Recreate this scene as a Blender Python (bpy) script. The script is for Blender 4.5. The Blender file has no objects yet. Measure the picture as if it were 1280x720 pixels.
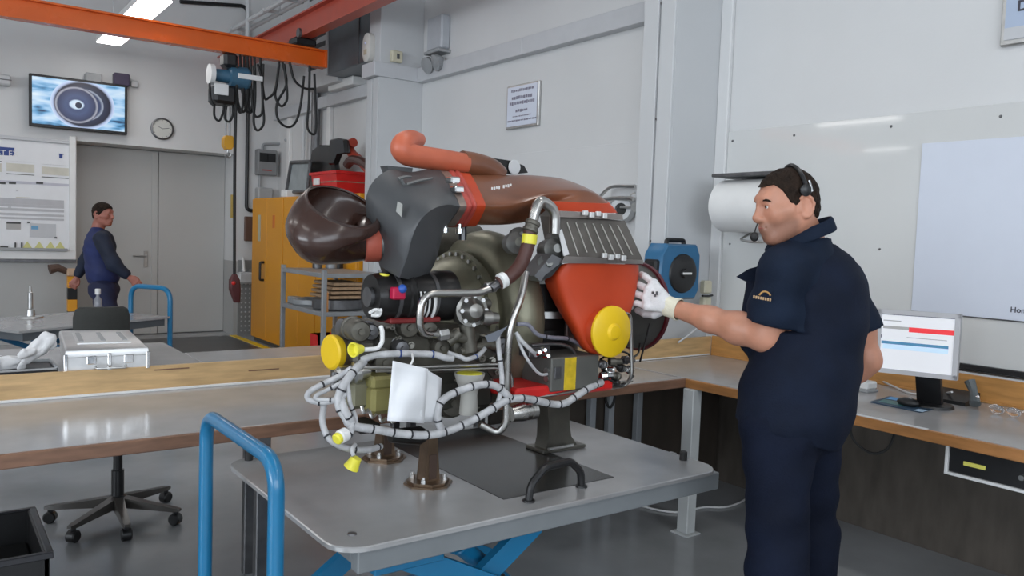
import bpy, bmesh, math, random
import numpy as np
from mathutils import Vector, Matrix, Euler
random.seed(7)
SC = bpy.context.scene
COL = SC.collection
# ------------------------------------------------------------------ camera
FPX, YAW, PITCH, ROLL, CAMH = 1009.7, .63367, .06384, .03495, 1.5
_f = Vector((math.sin(YAW)*math.cos(PITCH), math.cos(YAW)*math.cos(PITCH), -math.sin(PITCH)))
_r0 = Vector((math.cos(YAW), -math.sin(YAW), 0)); _u0 = _r0.cross(_f)
_r = _r0*math.cos(ROLL)+_u0*math.sin(ROLL); _u = _u0*math.cos(ROLL)-_r0*math.sin(ROLL)
CP = Vector((0, 0, CAMH))
cam = bpy.data.cameras.new('camera'); co = bpy.data.objects.new('camera', cam); COL.objects.link(co)
cam.sensor_width = 36; cam.lens = FPX/1280*36; cam.clip_start = .02
co.matrix_world = Matrix(((_r.x, _u.x, -_f.x, 0), (_r.y, _u.y, -_f.y, 0), (_r.z, _u.z, -_f.z, CAMH), (0, 0, 0, 1)))
SC.camera = co
# ------------------------------------------------------------------ world, daylight, exposure
W = bpy.data.worlds.new('World'); SC.world = W; W.use_nodes = True
W.node_tree.nodes['Background'].inputs[0].default_value = (.62, .74, .9, 1)
W.node_tree.nodes['Background'].inputs[1].default_value = 1.0
SC.view_settings.view_transform = 'Standard'; SC.view_settings.look = 'None'
SC.view_settings.gamma = 1; SC.view_settings.use_curve_mapping = False
SC.view_settings.exposure = 0.0
def area(name, loc, rot, sx, sy, power, col):
    l = bpy.data.lights.new(name, 'AREA'); l.shape = 'RECTANGLE'; l.size = sx; l.size_y = sy; l.energy = power; l.color = col
    o = bpy.data.objects.new(name, l); COL.objects.link(o); o.location = loc; o.rotation_euler = rot
    return o
# daylight coming through the window bands of the two outer walls (behind and left of the camera)
area('window_daylight_left', (-9.9, 0.6, 2.9), (0, math.radians(-90), 0), 2.6, 7, 520, (.86, .93, 1))
area('window_daylight_behind', (-2.5, -5.8, 2.9), (math.radians(90), 0, 0), 10, 2.4, 330, (.86, .93, 1))
LAMP = 9.0      # emission of the fluorescent diffusers
SC.cycles.max_bounces = 8; SC.cycles.diffuse_bounces = 4; SC.cycles.glossy_bounces = 4
SC.cycles.sample_clamp_indirect = 6

def P(px, py, x=None, y=None, z=None, d=None):
    """The point of the place seen at photograph pixel (px, py), on the plane x=, y= or z= or at depth d."""
    v = _f + _r*((px-640)/FPX) - _u*((py-360)/FPX)
    if x is not None: t = (x-CP.x)/v.x
    elif y is not None: t = (y-CP.y)/v.y
    elif z is not None: t = (z-CP.z)/v.z
    else: t = d
    return CP + v*t
# ------------------------------------------------------------------ materials
_m = {}
def mat(name, col, rough=.5, metal=0, var=.06, scale=8, bump=0, bscale=40, coat=0, stretch=None, emit=0, alpha=None, trans=0, var2=None, spec=None):
    if name in _m: return _m[name]
    m = bpy.data.materials.new(name); m.use_nodes = True; nt = m.node_tree; b = nt.nodes['Principled BSDF']
    c = (*col, 1)
    b.inputs['Base Color'].default_value = c; b.inputs['Roughness'].default_value = rough; b.inputs['Metallic'].default_value = metal
    b.inputs['Coat Weight'].default_value = coat
    if spec is not None: b.inputs['Specular IOR Level'].default_value = spec
    if trans: b.inputs['Transmission Weight'].default_value = trans
    if emit: b.inputs['Emission Color'].default_value = c; b.inputs['Emission Strength'].default_value = emit
    tc = nt.nodes.new('ShaderNodeTexCoord'); src = tc.outputs['Object']
    if stretch:
        mp = nt.nodes.new('ShaderNodeMapping'); mp.inputs['Scale'].default_value = stretch; nt.links.new(src, mp.inputs[0]); src = mp.outputs[0]
    if var:
        n = nt.nodes.new('ShaderNodeTexNoise'); n.inputs['Scale'].default_value = scale; n.inputs['Detail'].default_value = 5; nt.links.new(src, n.inputs['Vector'])
        rp = nt.nodes.new('ShaderNodeValToRGB'); rp.color_ramp.elements[0].position = .3; rp.color_ramp.elements[1].position = .7
        c2 = var2 or tuple(min(1, x*(1+var)) for x in col); c1 = tuple(x*(1-var) for x in col)
        rp.color_ramp.elements[0].color = (*c1, 1); rp.color_ramp.elements[1].color = (*c2, 1)
        nt.links.new(n.outputs[0], rp.inputs[0]); nt.links.new(rp.outputs[0], b.inputs['Base Color'])
        if rough < .9:
            mr = nt.nodes.new('ShaderNodeMapRange'); mr.inputs[3].default_value = max(0, rough*.85); mr.inputs[4].default_value = min(1, rough*1.15)
            nt.links.new(n.outputs[0], mr.inputs[0]); nt.links.new(mr.outputs[0], b.inputs['Roughness'])
    if bump:
        n2 = nt.nodes.new('ShaderNodeTexNoise'); n2.inputs['Scale'].default_value = bscale; n2.inputs['Detail'].default_value = 3; nt.links.new(src, n2.inputs['Vector'])
        bp = nt.nodes.new('ShaderNodeBump'); bp.inputs['Strength'].default_value = bump; bp.inputs['Distance'].default_value = .01
        nt.links.new(n2.outputs[0], bp.inputs['Height']); nt.links.new(bp.outputs[0], b.inputs['Normal'])
    _m[name] = m
    return m
# ------------------------------------------------------------------ mesh builder
def catmull(pts, n):
    pts = [Vector(p) for p in pts]
    if len(pts) < 3 or n < 2: return pts
    out = []
    for i in range(len(pts)-1):
        p1, p2 = pts[i], pts[i+1]; p0 = pts[i-1] if i else p1*2-p2; p3 = pts[i+2] if i+2 < len(pts) else p2*2-p1
        for k in range(n):
            t = k/n
            out.append(.5*((2*p1)+(p2-p0)*t+(2*p0-5*p1+4*p2-p3)*t*t+(3*p1-p0-3*p2+p3)*t**3))
    out.append(pts[-1]); return out
def fillet(pts, rad, n=6):
    """Round the inner corners of a polyline."""
    pts = [Vector(p) for p in pts]; out = [pts[0]]
    for i in range(1, len(pts)-1):
        a, b, c = pts[i-1], pts[i], pts[i+1]
        d = min(rad, (a-b).length*.49, (c-b).length*.49)
        s, e = b+(a-b).normalized()*d, b+(c-b).normalized()*d
        for k in range(n+1):
            t = k/n; out.append(s*(1-t)**2+b*2*t*(1-t)+e*t*t)
    out.append(pts[-1]); return out
def basis(d):
    d = Vector(d).normalized(); a = Vector((0, 0, 1)) if abs(d.z) < .9 else Vector((1, 0, 0))
    e1 = d.cross(a).normalized(); return d, e1, d.cross(e1).normalized()
class MB:
    def __init__(s): s.v = []; s.f = []; s.mi = []; s.cur = 0
    def add(s, V, F):
        o = len(s.v); s.v += [tuple(p) for p in V]; s.f += [tuple(i+o for i in f) for f in F]; s.mi += [s.cur]*len(F); return s
    def mat(s, i): s.cur = i; return s
    def box(s, lo, hi, b=.003, M=None):
        lo = Vector(lo); hi = Vector(hi); c = (lo+hi)/2; h = (hi-lo)/2; h = Vector((abs(h.x), abs(h.y), abs(h.z))); b = min(b, h.x*.45, h.y*.45, h.z*.45)
        V = []; idx = {}
        for sx in (-1, 1):
            for sy in (-1, 1):
                for sz in (-1, 1):
                    for ax in range(3):
                        q = [sx*(h.x-b), sy*(h.y-b), sz*(h.z-b)]; q[ax] = (sx, sy, sz)[ax]*h[ax]
                        idx[(sx, sy, sz, ax)] = len(V); p = Vector(q)
                        V.append((M @ p if M else p)+c)
        F = []
        for ax in range(3):
            o1, o2 = (ax+1) % 3, (ax+2) % 3
            for sg in (-1, 1):
                fc = []
                for a, bb in ((-1, -1), (1, -1), (1, 1), (-1, 1)):
                    k = [0, 0, 0]; k[ax] = sg; k[o1] = a; k[o2] = bb; fc.append(idx[(*k, ax)])
                F.append(fc if sg > 0 else fc[::-1])
            for a in (-1, 1):
                for bb in (-1, 1):
                    k0 = [0, 0, 0]; k1 = [0, 0, 0]
                    for k in (k0, k1): k[o1] = a; k[o2] = bb
                    k0[ax] = -1; k1[ax] = 1
                    q = [idx[(*k0, o1)], idx[(*k1, o1)], idx[(*k1, o2)], idx[(*k0, o2)]]
                    F.append(q if a*bb > 0 else q[::-1])
        for sx in (-1, 1):
            for sy in (-1, 1):
                for sz in (-1, 1):
                    t = [idx[(sx, sy, sz, 0)], idx[(sx, sy, sz, 1)], idx[(sx, sy, sz, 2)]]
                    F.append(t if sx*sy*sz > 0 else t[::-1])
        return s.add(V, F)
    def rings(s, R, cap0=True, cap1=True, closed=False):
        n = len(R[0]); V = [p for r in R for p in r]; F = []
        m = len(R)
        for i in range(m if closed else m-1):
            a = i*n; b = ((i+1) % m)*n
            for k in range(n):
                F.append((a+k, a+(k+1) % n, b+(k+1) % n, b+k))
        if not closed:
            if cap0: F.append(tuple(range(n))[::-1])
            if cap1: F.append(tuple((m-1)*n+k for k in range(n)))
        return s.add(V, F)
    def tube(s, pts, r, seg=10, n=1, closed=False):
        pts = catmull(pts, n) if n > 1 else [Vector(p) for p in pts]
        m = len(pts); R = []
        rr = r if isinstance(r, (list, tuple)) else None
        nrm = None
        for i, p in enumerate(pts):
            if closed: t = (pts[(i+1) % m]-pts[i-1])
            else: t = (pts[min(i+1, m-1)]-pts[max(i-1, 0)])
            t.normalize()
            if nrm is None: nrm = basis(t)[1]
            nrm = nrm-t*nrm.dot(t)
            if nrm.length < 1e-6: nrm = basis(t)[1]
            nrm.normalize(); bn = t.cross(nrm)
            q = r if rr is None else rr[0]+(rr[1]-rr[0])*i/(m-1) if len(rr) == 2 else np.interp(i/(m-1), np.linspace(0, 1, len(rr)), rr)
            R.append([p+(nrm*math.cos(a)+bn*math.sin(a))*q for a in (2*math.pi*k/seg for k in range(seg))])
        return s.rings(R, closed=closed)
    def lathe(s, o, d, prof, seg=24, cap0=True, cap1=True):
        d, e1, e2 = basis(d); o = Vector(o)
        R = [[o+d*t+(e1*math.cos(a)+e2*math.sin(a))*max(r, 1e-4) for a in (2*math.pi*k/seg for k in range(seg))] for t, r in prof]
        return s.rings(R, cap0, cap1)
    def cyl(s, a, b, r, seg=16, bev=0):
        a = Vector(a); b = Vector(b); L = (b-a).length
        pr = [(0, r-bev), (bev, r), (L-bev, r), (L, r-bev)] if bev else [(0, r), (L, r)]
        return s.lathe(a, b-a, pr, seg)
    def ball(s, c, r, seg=14, sq=(1, 1, 1)):
        c = Vector(c); R = []
        for i in range(1, seg//2):
            t = math.pi*i/(seg//2); R.append([c+Vector((math.sin(t)*math.cos(a)*sq[0], math.sin(t)*math.sin(a)*sq[1], math.cos(t)*sq[2]))*r for a in (2*math.pi*k/seg for k in range(seg))])
        n0 = len(s.v); s.rings(R, False, False); o = len(R[0]); m = len(R)
        s.v += [tuple(c+Vector((0, 0, r*sq[2]))), tuple(c-Vector((0, 0, r*sq[2])))]
        N = n0+o*m
        for k in range(o):
            s.f.append((N, n0+(k+1) % o, n0+k)); s.f.append((N+1, n0+(m-1)*o+k, n0+(m-1)*o+(k+1) % o)); s.mi += [s.cur]*2
        return s
    def prism(s, poly, ex):
        ex = Vector(ex); A = [Vector(p) for p in poly]; B = [p+ex for p in A]
        return s.rings([A, B])
    def quad(s, a, b, c, d): return s.add([a, b, c, d], [(0, 1, 2, 3)])
    def sheet(s, grid, thick=0):
        m, n = len(grid), len(grid[0]); V = [p for r in grid for p in r]
        F = [(i*n+k, i*n+k+1, (i+1)*n+k+1, (i+1)*n+k) for i in range(m-1) for k in range(n-1)]
        return s.add(V, F)
    def build(s, name, m, parent=None, ang=35, solid=0, weld=False, kind=None):
        me = bpy.data.meshes.new(name)
        off = wloc(parent)
        o = bpy.data.objects.new(name, me); COL.objects.link(o)
        if parent is None:
            A = np.array(s.v); org = Vector(((A[:, 0].min()+A[:, 0].max())/2, (A[:, 1].min()+A[:, 1].max())/2, A[:, 2].min()))
            o.location = org; off = org; WL[o.name] = org
        else:
            o.parent = parent; WL[o.name] = off
        me.from_pydata([(p[0]-off[0], p[1]-off[1], p[2]-off[2]) for p in s.v], [], s.f)
        bm = bmesh.new(); bm.from_mesh(me)
        if weld: bmesh.ops.remove_doubles(bm, verts=bm.verts, dist=1e-5)
        if solid == 0: bmesh.ops.recalc_face_normals(bm, faces=bm.faces)
        bm.to_mesh(me); bm.free()
        for k in (m if isinstance(m, (list, tuple)) else [m]): me.materials.append(k)
        if isinstance(m, (list, tuple)): me.polygons.foreach_set('material_index', s.mi)
        me.polygons.foreach_set('use_smooth', [True]*len(me.polygons))
        me.set_sharp_from_angle(angle=math.radians(ang))
        if solid:
            md = o.modifiers.new('solid', 'SOLIDIFY'); md.thickness = solid; md.offset = 0
        if kind: o['kind'] = kind
        return o
WL = {}
def wloc(o): return WL[o.name] if o is not None else Vector((0, 0, 0))
def tag(o, label, cat, group=None):
    o['label'] = label; o['category'] = cat
    if group: o['group'] = group
    return o
def thing(name, label, cat, loc, group=None):
    o = bpy.data.objects.new(name, None); COL.objects.link(o); o.location = loc; o.empty_display_size = .05; WL[o.name] = Vector(loc)
    return tag(o, label, cat, group)
def struct(o): o['kind'] = 'structure'; return o
def lab(o, l): o['label'] = l; return o
def copytree(o, parent=None):
    c = o.copy(); COL.objects.link(c)
    if parent: c.parent = parent
    for ch in o.children: copytree(ch, c)
    return c
def text(name, s, p, ux, uy, size, m, parent, thick=.0006, bold=0):
    """Flat lettering: baseline start p, writing direction ux, up direction uy, cap size."""
    cu = bpy.data.curves.new(name, 'FONT'); cu.body = s; cu.size = size; cu.extrude = thick; cu.resolution_u = 3; cu.offset = bold*size
    t = bpy.data.objects.new(name+'_tmp', cu); COL.objects.link(t)
    bpy.context.view_layer.update()
    me = bpy.data.meshes.new_from_object(t.evaluated_get(bpy.context.evaluated_depsgraph_get()))
    bpy.data.objects.remove(t)
    ux = Vector(ux).normalized(); uy = Vector(uy).normalized(); uz = ux.cross(uy); off = wloc(parent); p = Vector(p)
    for v in me.vertices: v.co = p+ux*v.co.x+uy*v.co.y+uz*v.co.z-off
    me.materials.clear(); me.materials.append(m)
    o = bpy.data.objects.new(name, me); COL.objects.link(o); o.parent = parent; WL[o.name] = off
    return o
V = Vector
# ================================================================== materials of the place
WHITE = mat('white_wall_paint', (.665, .668, .668), .55, var=.03, scale=1.5, bump=.05, bscale=60)
GREYW = mat('grey_wall_paint', (.42, .42, .41), .5, var=.05, scale=1.2)
PILL = mat('pillar_paint', (.56, .57, .58), .55, var=.03, scale=1.5)
DOORM = mat('grey_door_paint', (.47, .465, .45), .45, var=.03, scale=1)
TRUNK = mat('trunking_grey', (.55, .56, .58), .45, var=.03)
FLOOR = mat('floor_coating', (.33, .34, .35), .2, var=.22, scale=1.3, bump=.02, bscale=30, spec=.8)
DARKW = mat('dark_lower_wall', (.095, .08, .066), .6, var=.25, scale=14, stretch=(1, 1, .3), bump=.1, bscale=60)
PANEL = mat('glossy_white_panel', (.66, .665, .655), .06, var=.02, scale=2, bump=.035, bscale=1.1, coat=.3)
CEIL = mat('ceiling_paint', (.6, .6, .6), .7, var=.03)
STEEL = mat('brushed_steel', (.55, .55, .54), .32, 1, var=.1, scale=20)
CHROME = mat('chrome', (.75, .75, .75), .15, 1, var=.03)
DSTEEL = mat('dark_steel', (.16, .16, .165), .4, .8, var=.2, scale=15)
BLACKP = mat('black_plastic', (.012, .012, .013), .4, var=.2)
BLACKR = mat('black_rubber', (.015, .015, .015), .65, var=.2)
GREYP = mat('grey_plastic', (.33, .34, .35), .5, var=.05)
LGREY = mat('light_grey_plastic', (.58, .59, .6), .45, var=.04)
WHITEP = mat('white_plastic', (.78, .78, .77), .4, var=.03)
PAPER = mat('white_paper', (.8, .81, .83), .7, var=.02)
BLUEPAPER = mat('bluish_paper', (.66, .70, .80), .35, var=.02)
YEL = mat('yellow_paint', (.8, .55, .02), .45, var=.06)
REDP = mat('red_plastic', (.62, .02, .018), .38, var=.08)
ORANGEB = mat('orange_beam_paint', (.72, .125, .012), .27, var=.07, scale=3)
BLUET = mat('blue_trolley_paint', (.008, .165, .34), .3, var=.06, coat=.3)
GREYPAINT = mat('grey_machine_paint', (.36, .38, .40), .4, var=.06)
OAK = mat('oak_wood', (.56, .37, .18), .45, var=.18, scale=6, stretch=(1, 8, 8), bump=.05, bscale=30)
OAKR = mat('oak_wood_orange', (.48, .235, .07), .42, var=.18, scale=6, stretch=(8, 1, 8), bump=.05, bscale=30)
EDGEW = mat('worn_brown_edge', (.20, .105, .065), .5, var=.25, scale=7, stretch=(1, 6, 6))
EDGER = mat('orange_brown_edge', (.36, .16, .05), .45, var=.2, scale=7, stretch=(6, 1, 6))
TOPM = mat('grey_bench_laminate', (.37, .36, .355), .16, var=.08, scale=5, bump=.02, bscale=3)
INK = mat('dark_ink', (.05, .05, .07), .6, var=0)
# ================================================================== shell
XW, YF = 4.1, 11.25
b = MB().box((-10, -6, -.1), (XW+.2, 12.4, 0), 0); struct(b.build('floor', FLOOR))
b = MB().box((-10, -6, 5.2), (XW+.2, 12.4, 5.3), 0); struct(b.build('ceiling', CEIL))
b = MB().box((XW, -6, 0), (XW+.2, 12.4, 5.2), 0); struct(b.build('wall_right', WHITE))
DX0, DX1, HZ = P(95.5, 300, y=YF).x, P(293, 300, y=YF).x, P(200, 185, y=YF).z
WZ = P(60, 324, y=YF).z
b = MB().box((-10, YF, HZ), (XW, YF+.6, 5.2), 0).box((-10, YF, WZ), (DX0, YF+.6, HZ), 0).box((DX1, YF, WZ), (XW, YF+.6, HZ), 0)
struct(b.build('wall_far', WHITE))
b = MB().box((-10, YF+.004, 0), (DX0, YF+.6, WZ), 0).box((DX1, YF+.004, 0), (XW, YF+.6, WZ), 0).box((-10, YF+.6, 0), (XW, YF+.7, 5.2), 0)
struct(b.build('wall_far_lower', GREYW))
b = MB()
for z0, z1 in ((0, 1.5), (4.3, 5.2)): b.box((-10.2, -6, z0), (-10, 12.4, z1), 0)
for y0_, y1_ in ((-6, -3.2), (.4, .8), (4.3, 12.4)): b.box((-10.2, y0_, 1.5), (-10, y1_, 4.3), 0)
struct(b.build('wall_left', WHITE))
b = MB()
for z0, z1 in ((0, 1.6), (4.2, 5.2)): b.box((-10, -6.2, z0), (XW+.2, -6, z1), 0)
for x in (-10, -8, 2.9): b.box((x, -6.2, 1.6), (x+1.3, -6, 4.2), 0)
struct(b.build('wall_back', WHITE))
b = MB()
for y in (-2, -.8, 2, 3.2): b.box((-10.13, y, 1.5), (-10.07, y+.06, 4.3), 0)
struct(b.build('window_1', GREYP))
# lower dark cladding, plinth and panels on the right wall
b = MB().box((XW-.02, -6, 0), (XW, 3.42, .93), .002); struct(b.build('trim_1', DARKW))
PZ0, PZ1 = .945, 2.2
b = MB().box((XW-.012, -2.5, PZ0+.015), (XW, 3.335, PZ1), .003); struct(b.build('trim_2', PANEL))
b = MB()
for y in (3.30, 2.86, 2.28, 1.75, 1.2): b.lathe((XW-.012, y, PZ1-.06), (-1, 0, 0), [(0, .008), (.004, .006)], 8)
for y in (3.28, 2.3, 1.3): b.lathe((XW-.012, y, 1.5), (-1, 0, 0), [(0, .007), (.004, .005)], 8)
struct(b.build('trim_3', DSTEEL))
b = MB().box((XW-.03, -2.5, PZ0-.01), (XW, 3.335, PZ0+.015), .002); struct(b.build('trim_4', BLACKP))
b = MB().box((XW-.012, 3.69, .9), (XW, 7.21, 2.2), .003); struct(b.build('trim_5', WHITE))
# pillar beside the whiteboard wall, with a seam down its front
b = MB().box((3.67, 3.42, 0), (XW, 3.68, 5.2), .004).box((3.65, 3.42, 0), (3.67, 3.535, 5.2), .004).box((3.65, 3.555, 0), (3.67, 3.68, 5.2), .004)
struct(b.build('wall_pillar_right', PILL))
b = MB()
for z in (.9, 1.5, 2.25, 2.95): b.lathe((3.668, 3.545, z), (-1, 0, 0), [(0, .009), (.012, .007)], 8)
struct(b.build('trim_6', DSTEEL))
b = MB().box((XW-.035, 3.335, 0), (XW, 3.42, 5.2), .006); struct(b.build('trim_7', WHITE))
# pillar at the far end with its cap
b = MB().box((3.62, 7.22, 0), (XW, 7.46, 5.2), .004)
b.box((3.605, 7.22, 0), (3.62, 7.33, 3.0), .004).box((3.605, 7.35, 0), (3.62, 7.46, 3.0), .004)
struct(b.build('wall_pillar_left', PILL))
b = MB().box((3.55, 7.19, 3.005), (XW, 7.475, 3.14), .004); struct(b.build('trim_8', TRUNK))
b = MB()
for y0, y1 in ((3.68, 5.45), (5.454, 7.19), (7.475, 9.4), (9.404, YF)): b.box((4.02, y0, 3.0), (XW, y1, 3.14), .004)
struct(b.build('trim_9', TRUNK))
# ---------------- double door in its recess
YD = 11.75
b = MB().box((DX0, YD, 0), (DX1, YD+.09, HZ), 0); dr = struct(b.build('door_1', DOORM))
xs = P(196.5, 300, y=YD).x
b = MB().box((DX0+.004, YD-.045, .01), (xs-.004, YD, HZ-.01), .003); b.build('door_leaf', DOORM, dr)
b = MB().box((xs+.004, YD-.045, .01), (DX1-.004, YD, HZ-.01), .003); b.build('door_leaf', DOORM, dr)
b = MB().box((xs-.085, YD-.06, .01), (xs-.006, YD-.045, HZ-.02), .004); b.build('door_astragal', DOORM, dr)
h = P(182, 322, y=YD-.05)
b = MB().box((h.x-.022, YD-.06, h.z-.13), (h.x+.022, YD-.045, h.z+.09), .004)
b.tube(fillet([(h.x, YD-.05, h.z+.02), (h.x, YD-.11, h.z+.02), (h.x-.17, YD-.11, h.z+.02)], .03), .012, 8)
b.build('door_handle', STEEL, dr)
# ================================================================== fluorescent lamps
DIFF = mat('lamp_diffuser', (1, .98, .95), .5, var=0, emit=LAMP)
def lamp(x, y0, y1, label, z=3.7):
    t = thing('ceiling_lamp', label, 'lamp', (x, (y0+y1)/2, z), 'hanging fluorescent lamps')
    MB().box((x-.13, y0, z), (x+.13, y1, z+.07), .006).build('housing', WHITEP, t)
    MB().box((x-.129, y0+.01, z-.012), (x+.129, y1-.01, z), .004).build('diffuser', DIFF, t)
    for y in (y0+.3, y1-.3): MB().cyl((x, y, z+.07), (x, y, 5.2), .008, 6).build('hanger', LGREY, t)
lamp(1.815, 8.2, 10.66, 'long lit fluorescent lamp hanging above the orange crane beam', 3.6)
k = 0
for x, ys in ((1.9, (-4.4, -1.6, 1.2, 4.0)), (-1.7, (-4.4, -1.6, 1.2, 4.0, 6.8, 9.2)), (-5, (-3.5, .5, 7.2)), (-9.0, (1.5, 9.2))):
    for y in ys: lamp(x, y, y+1.55, 'fluorescent ceiling lamp out of the picture in the hall rows')
# ================================================================== left workbench
TZ = .8
t = thing('workbench', 'long grey topped workbench with worn brown edge running behind the engine', 'workbench', (.8, 3.2, 0))
b = MB().box((-.9, 2.80, TZ-.035), (2.3, 3.58, TZ), .003).box((2.3, 2.80, TZ-.035), (3.17, 3.33, TZ), .003); b.build('worktop', TOPM, t)
b = MB().box((-.9, 2.782, TZ-.045), (3.19, 2.80, TZ), .003); lab(b.build('front_edge', EDGEW, t), 'worn brown wooden front edge')
b = MB().box((-.9, 3.585, TZ-.03), (2.1, 3.605, .905), .002); u = b.build('upstand', OAK, t); lab(u, 'pale oak upstand')
for p in ((330, 462), (215, 461), (385, 478)):
    q = P(*p, y=3.585); MB().box((q.x-.07, 3.583, q.z-.003), (q.x+.07, 3.5855, q.z+.002), .0005).build('scratch', EDGEW, u)
b = MB().box((-.9, 3.571, TZ), (2.1, 3.585, TZ+.01), .002); b.build('bead', WHITEP, t)
b = MB().box((2.3, 3.33, TZ-.03), (4.02, 3.35, .915), .002); lab(b.build('upstand', OAK, t), 'orange oak upstand towards the pillar')
b = MB().box((2.3, 3.318, TZ), (4.0, 3.33, TZ+.008), .002); b.build('bead', WHITEP, t)
for x, y in ((1.0, 2.86), (1.14, 3.42), (-.6, 2.9), (-.6, 3.5), (2.25, 3.3)): MB().box((x-.025, y-.02, 0), (x+.025, y+.02, TZ-.035), .004).build('leg', DSTEEL, t)
f = P(862, 668, z=0)
b = MB().box((f.x-.035, f.y-.01, .008), (f.x+.03, f.y+.06, TZ-.045), .004).box((f.x-.06, f.y-.03, 0), (f.x+.05, f.y+.08, .008), .002); lab(b.build('leg', mat('pale_grey_leg', (.5, .52, .52), .45), t), 'pale grey square leg at the corner')
b = MB().box((2.35, 2.80, .36), (f.x-.03, 2.84, .41), .003); b.build('foot_rail', LGREY, t)
b = MB().box((2.3, 3.27, .05), (4.05, 3.30, TZ-.04), .002); lab(b.build('modesty_panel', mat('dark_brown_board', (.06, .047, .037), .55, var=.25, scale=9, stretch=(1, 1, .2)), t), 'dark brown back panel under the top')
for px in (700, 737, 760, 795): 
    q = P(px, 560, y=3.24); MB().box((q.x-.02, 3.22, 0), (q.x+.02, 3.26, TZ-.04), .003).build('support_post', GREYPAINT if px != 700 else DSTEEL, t)
# grey paper roll bins / boxes seen under the bench, loose cable
b = MB(); q = P(763, 495, y=3.0)
b.tube([(q.x-.03, 3.0, TZ-.04), (q.x-.03, 3.0, q.z-.02), (q.x, 3.0, q.z-.06), (q.x+.03, 3.0, q.z-.02), (q.x+.035, 3.0, TZ-.04)], .007, 6, 5)
tag(b.build('hanging_cable', BLACKR), 'short black cable loop hanging under the bench beside grey posts', 'cable')
b = MB(); pts = [P(*p, z=.008) for p in ((770, 628), (800, 632), (825, 638), (850, 640), (880, 634), (905, 634), (925, 628), (940, 618))]
b.tube(pts, .006, 6, 4); tag(b.build('floor_cable', WHITEP), 'thin white cable lying on the floor by the pale bench leg', 'cable')
# ---------------- right workbench
t = thing('workbench', 'grey topped workbench with orange wooden edge along the whiteboard wall', 'workbench', (3.6, 1.4, 0))
b = MB().box((3.192, -1.2, TZ-.035), (4.02, 3.31, TZ), .003); b.build('worktop', TOPM, t)
b = MB().box((3.172, -1.2, TZ-.045), (3.192, 2.80, TZ), .003); lab(b.build('front_edge', EDGER, t), 'orange brown wooden front edge')
b = MB().box((3.174, 1.55, TZ-.001), (3.2, 2.2, TZ+.002), .001); b.build('worn_corner', LGREY, t)
b = MB().box((4.02, -1.2, TZ-.03), (4.04, 3.33, .92), .002); b.build('upstand', OAKR, t)
b = MB().box((4.008, -1.2, TZ), (4.02, 3.31, TZ+.008), .002); b.build('bead', OAKR, t)
for x, y in ((3.75, 2.6), (4.0, 1.0), (3.3, -.6), (4.0, -.6)): MB().box((x-.025, y-.025, 0), (x+.025, y+.025, TZ-.035), .004).build('leg', DSTEEL, t)
b = MB().box((4.04, -1.2, .875), (4.075, 3.3, .925), .006); tag(b.build('cable_duct', TRUNK), 'grey cable duct running along the wall behind the oak upstand', 'cable duct')
# black equipment drawer in a white frame under the right bench
q0 = P(1183, 561, x=3.25); q1 = P(1183, 592, x=3.25)
t = thing('under_desk_unit', 'black equipment box in a white frame hung under the right bench', 'electronics', (3.5, 1.1, q1.z))
b = MB().box((3.25, q0.y-.95, q1.z+.012), (3.7, q0.y-.012, TZ-.04), .004); b.build('body', BLACKP, t)
b = MB().box((3.24, q0.y-.012, q1.z), (3.72, q0.y, TZ-.04), .002).box((3.24, q0.y-.96, q1.z), (3.72, q0.y-.012, q1.z+.012), .002); b.build('frame', WHITEP, t)
q = P(1218, 582, x=3.248); MB().box((3.245, q.y-.04, q.z-.008), (3.25, q.y+.04, q.z+.008), .001).build('sticker', mat('yellow_label', (.8, .75, .15), .5), t)
q = P(1278, 597, x=3.248); MB().lathe((3.25, q.y, q.z), (-1, 0, 0), [(0, .012), (.015, .01)], 10).build('socket', STEEL, t)
# black cable loop under the right bench
pts = [P(*p, x=3.3) for p in ((1062, 530), (1066, 548), (1080, 562), (1095, 567), (1110, 560), (1118, 542), (1119, 530))]
tag(MB().tube(pts, .006, 6, 5).build('hanging_cable', BLACKR), 'black cable sagging in a loop below the monitor bench', 'cable')
# ---------------- monitor
c4 = [P(1099, 386, d=3.62), P(1203, 393, d=3.42), P(1194, 480, d=3.43), P(1092, 460, d=3.63)]
ux = (c4[1]-c4[0]).normalized(); uz0 = (c4[0]-c4[3]).normalized(); un = ux.cross(uz0).normalized(); uz = un.cross(ux).normalized()
if un.dot(CP-c4[0]) < 0: un = -un
mw, mh = (c4[1]-c4[0]).length, ((c4[0]-c4[3]).length+(c4[1]-c4[2]).length)/2
mc = (c4[0]+c4[1]+c4[2]+c4[3])/4
def mp(x, z, o=0): return mc+ux*x+uz*z+un*o
def slab(b, cx, cz, w, h, o0, o1):
    return b.prism([mp(cx-w/2, cz-h/2, o0), mp(cx+w/2, cz-h/2, o0), mp(cx+w/2, cz+h/2, o0), mp(cx-w/2, cz+h/2, o0)], un*(o1-o0))
t = thing('monitor', 'silver computer monitor with red and blue bars on its bright screen', 'monitor', (mc.x, mc.y, TZ))
slab(MB(), 0, 0, mw, mh, -.04, 0).build('casing', mat('monitor_silver', (.35, .35, .36), .4, var=.03), t)
fr = MB(); fw = .02
for cx, cz, w, h in ((0, mh/2-fw/2, mw, fw), (0, -mh/2+fw/2, mw, fw), (-mw/2+fw/2, 0, fw, mh), (mw/2-fw/2, 0, fw, mh)): slab(fr, cx, cz, w, h, 0, .008)
fr.build('bezel', mat('bezel_silver', (.5, .5, .52), .4, var=.03), t)
sc_ = slab(MB(), 0, 0, mw-.036, mh-.036, 0, .003).build('screen', mat('screen_white', (.72, .73, .76), .4, var=0, emit=.36), t)
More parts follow.
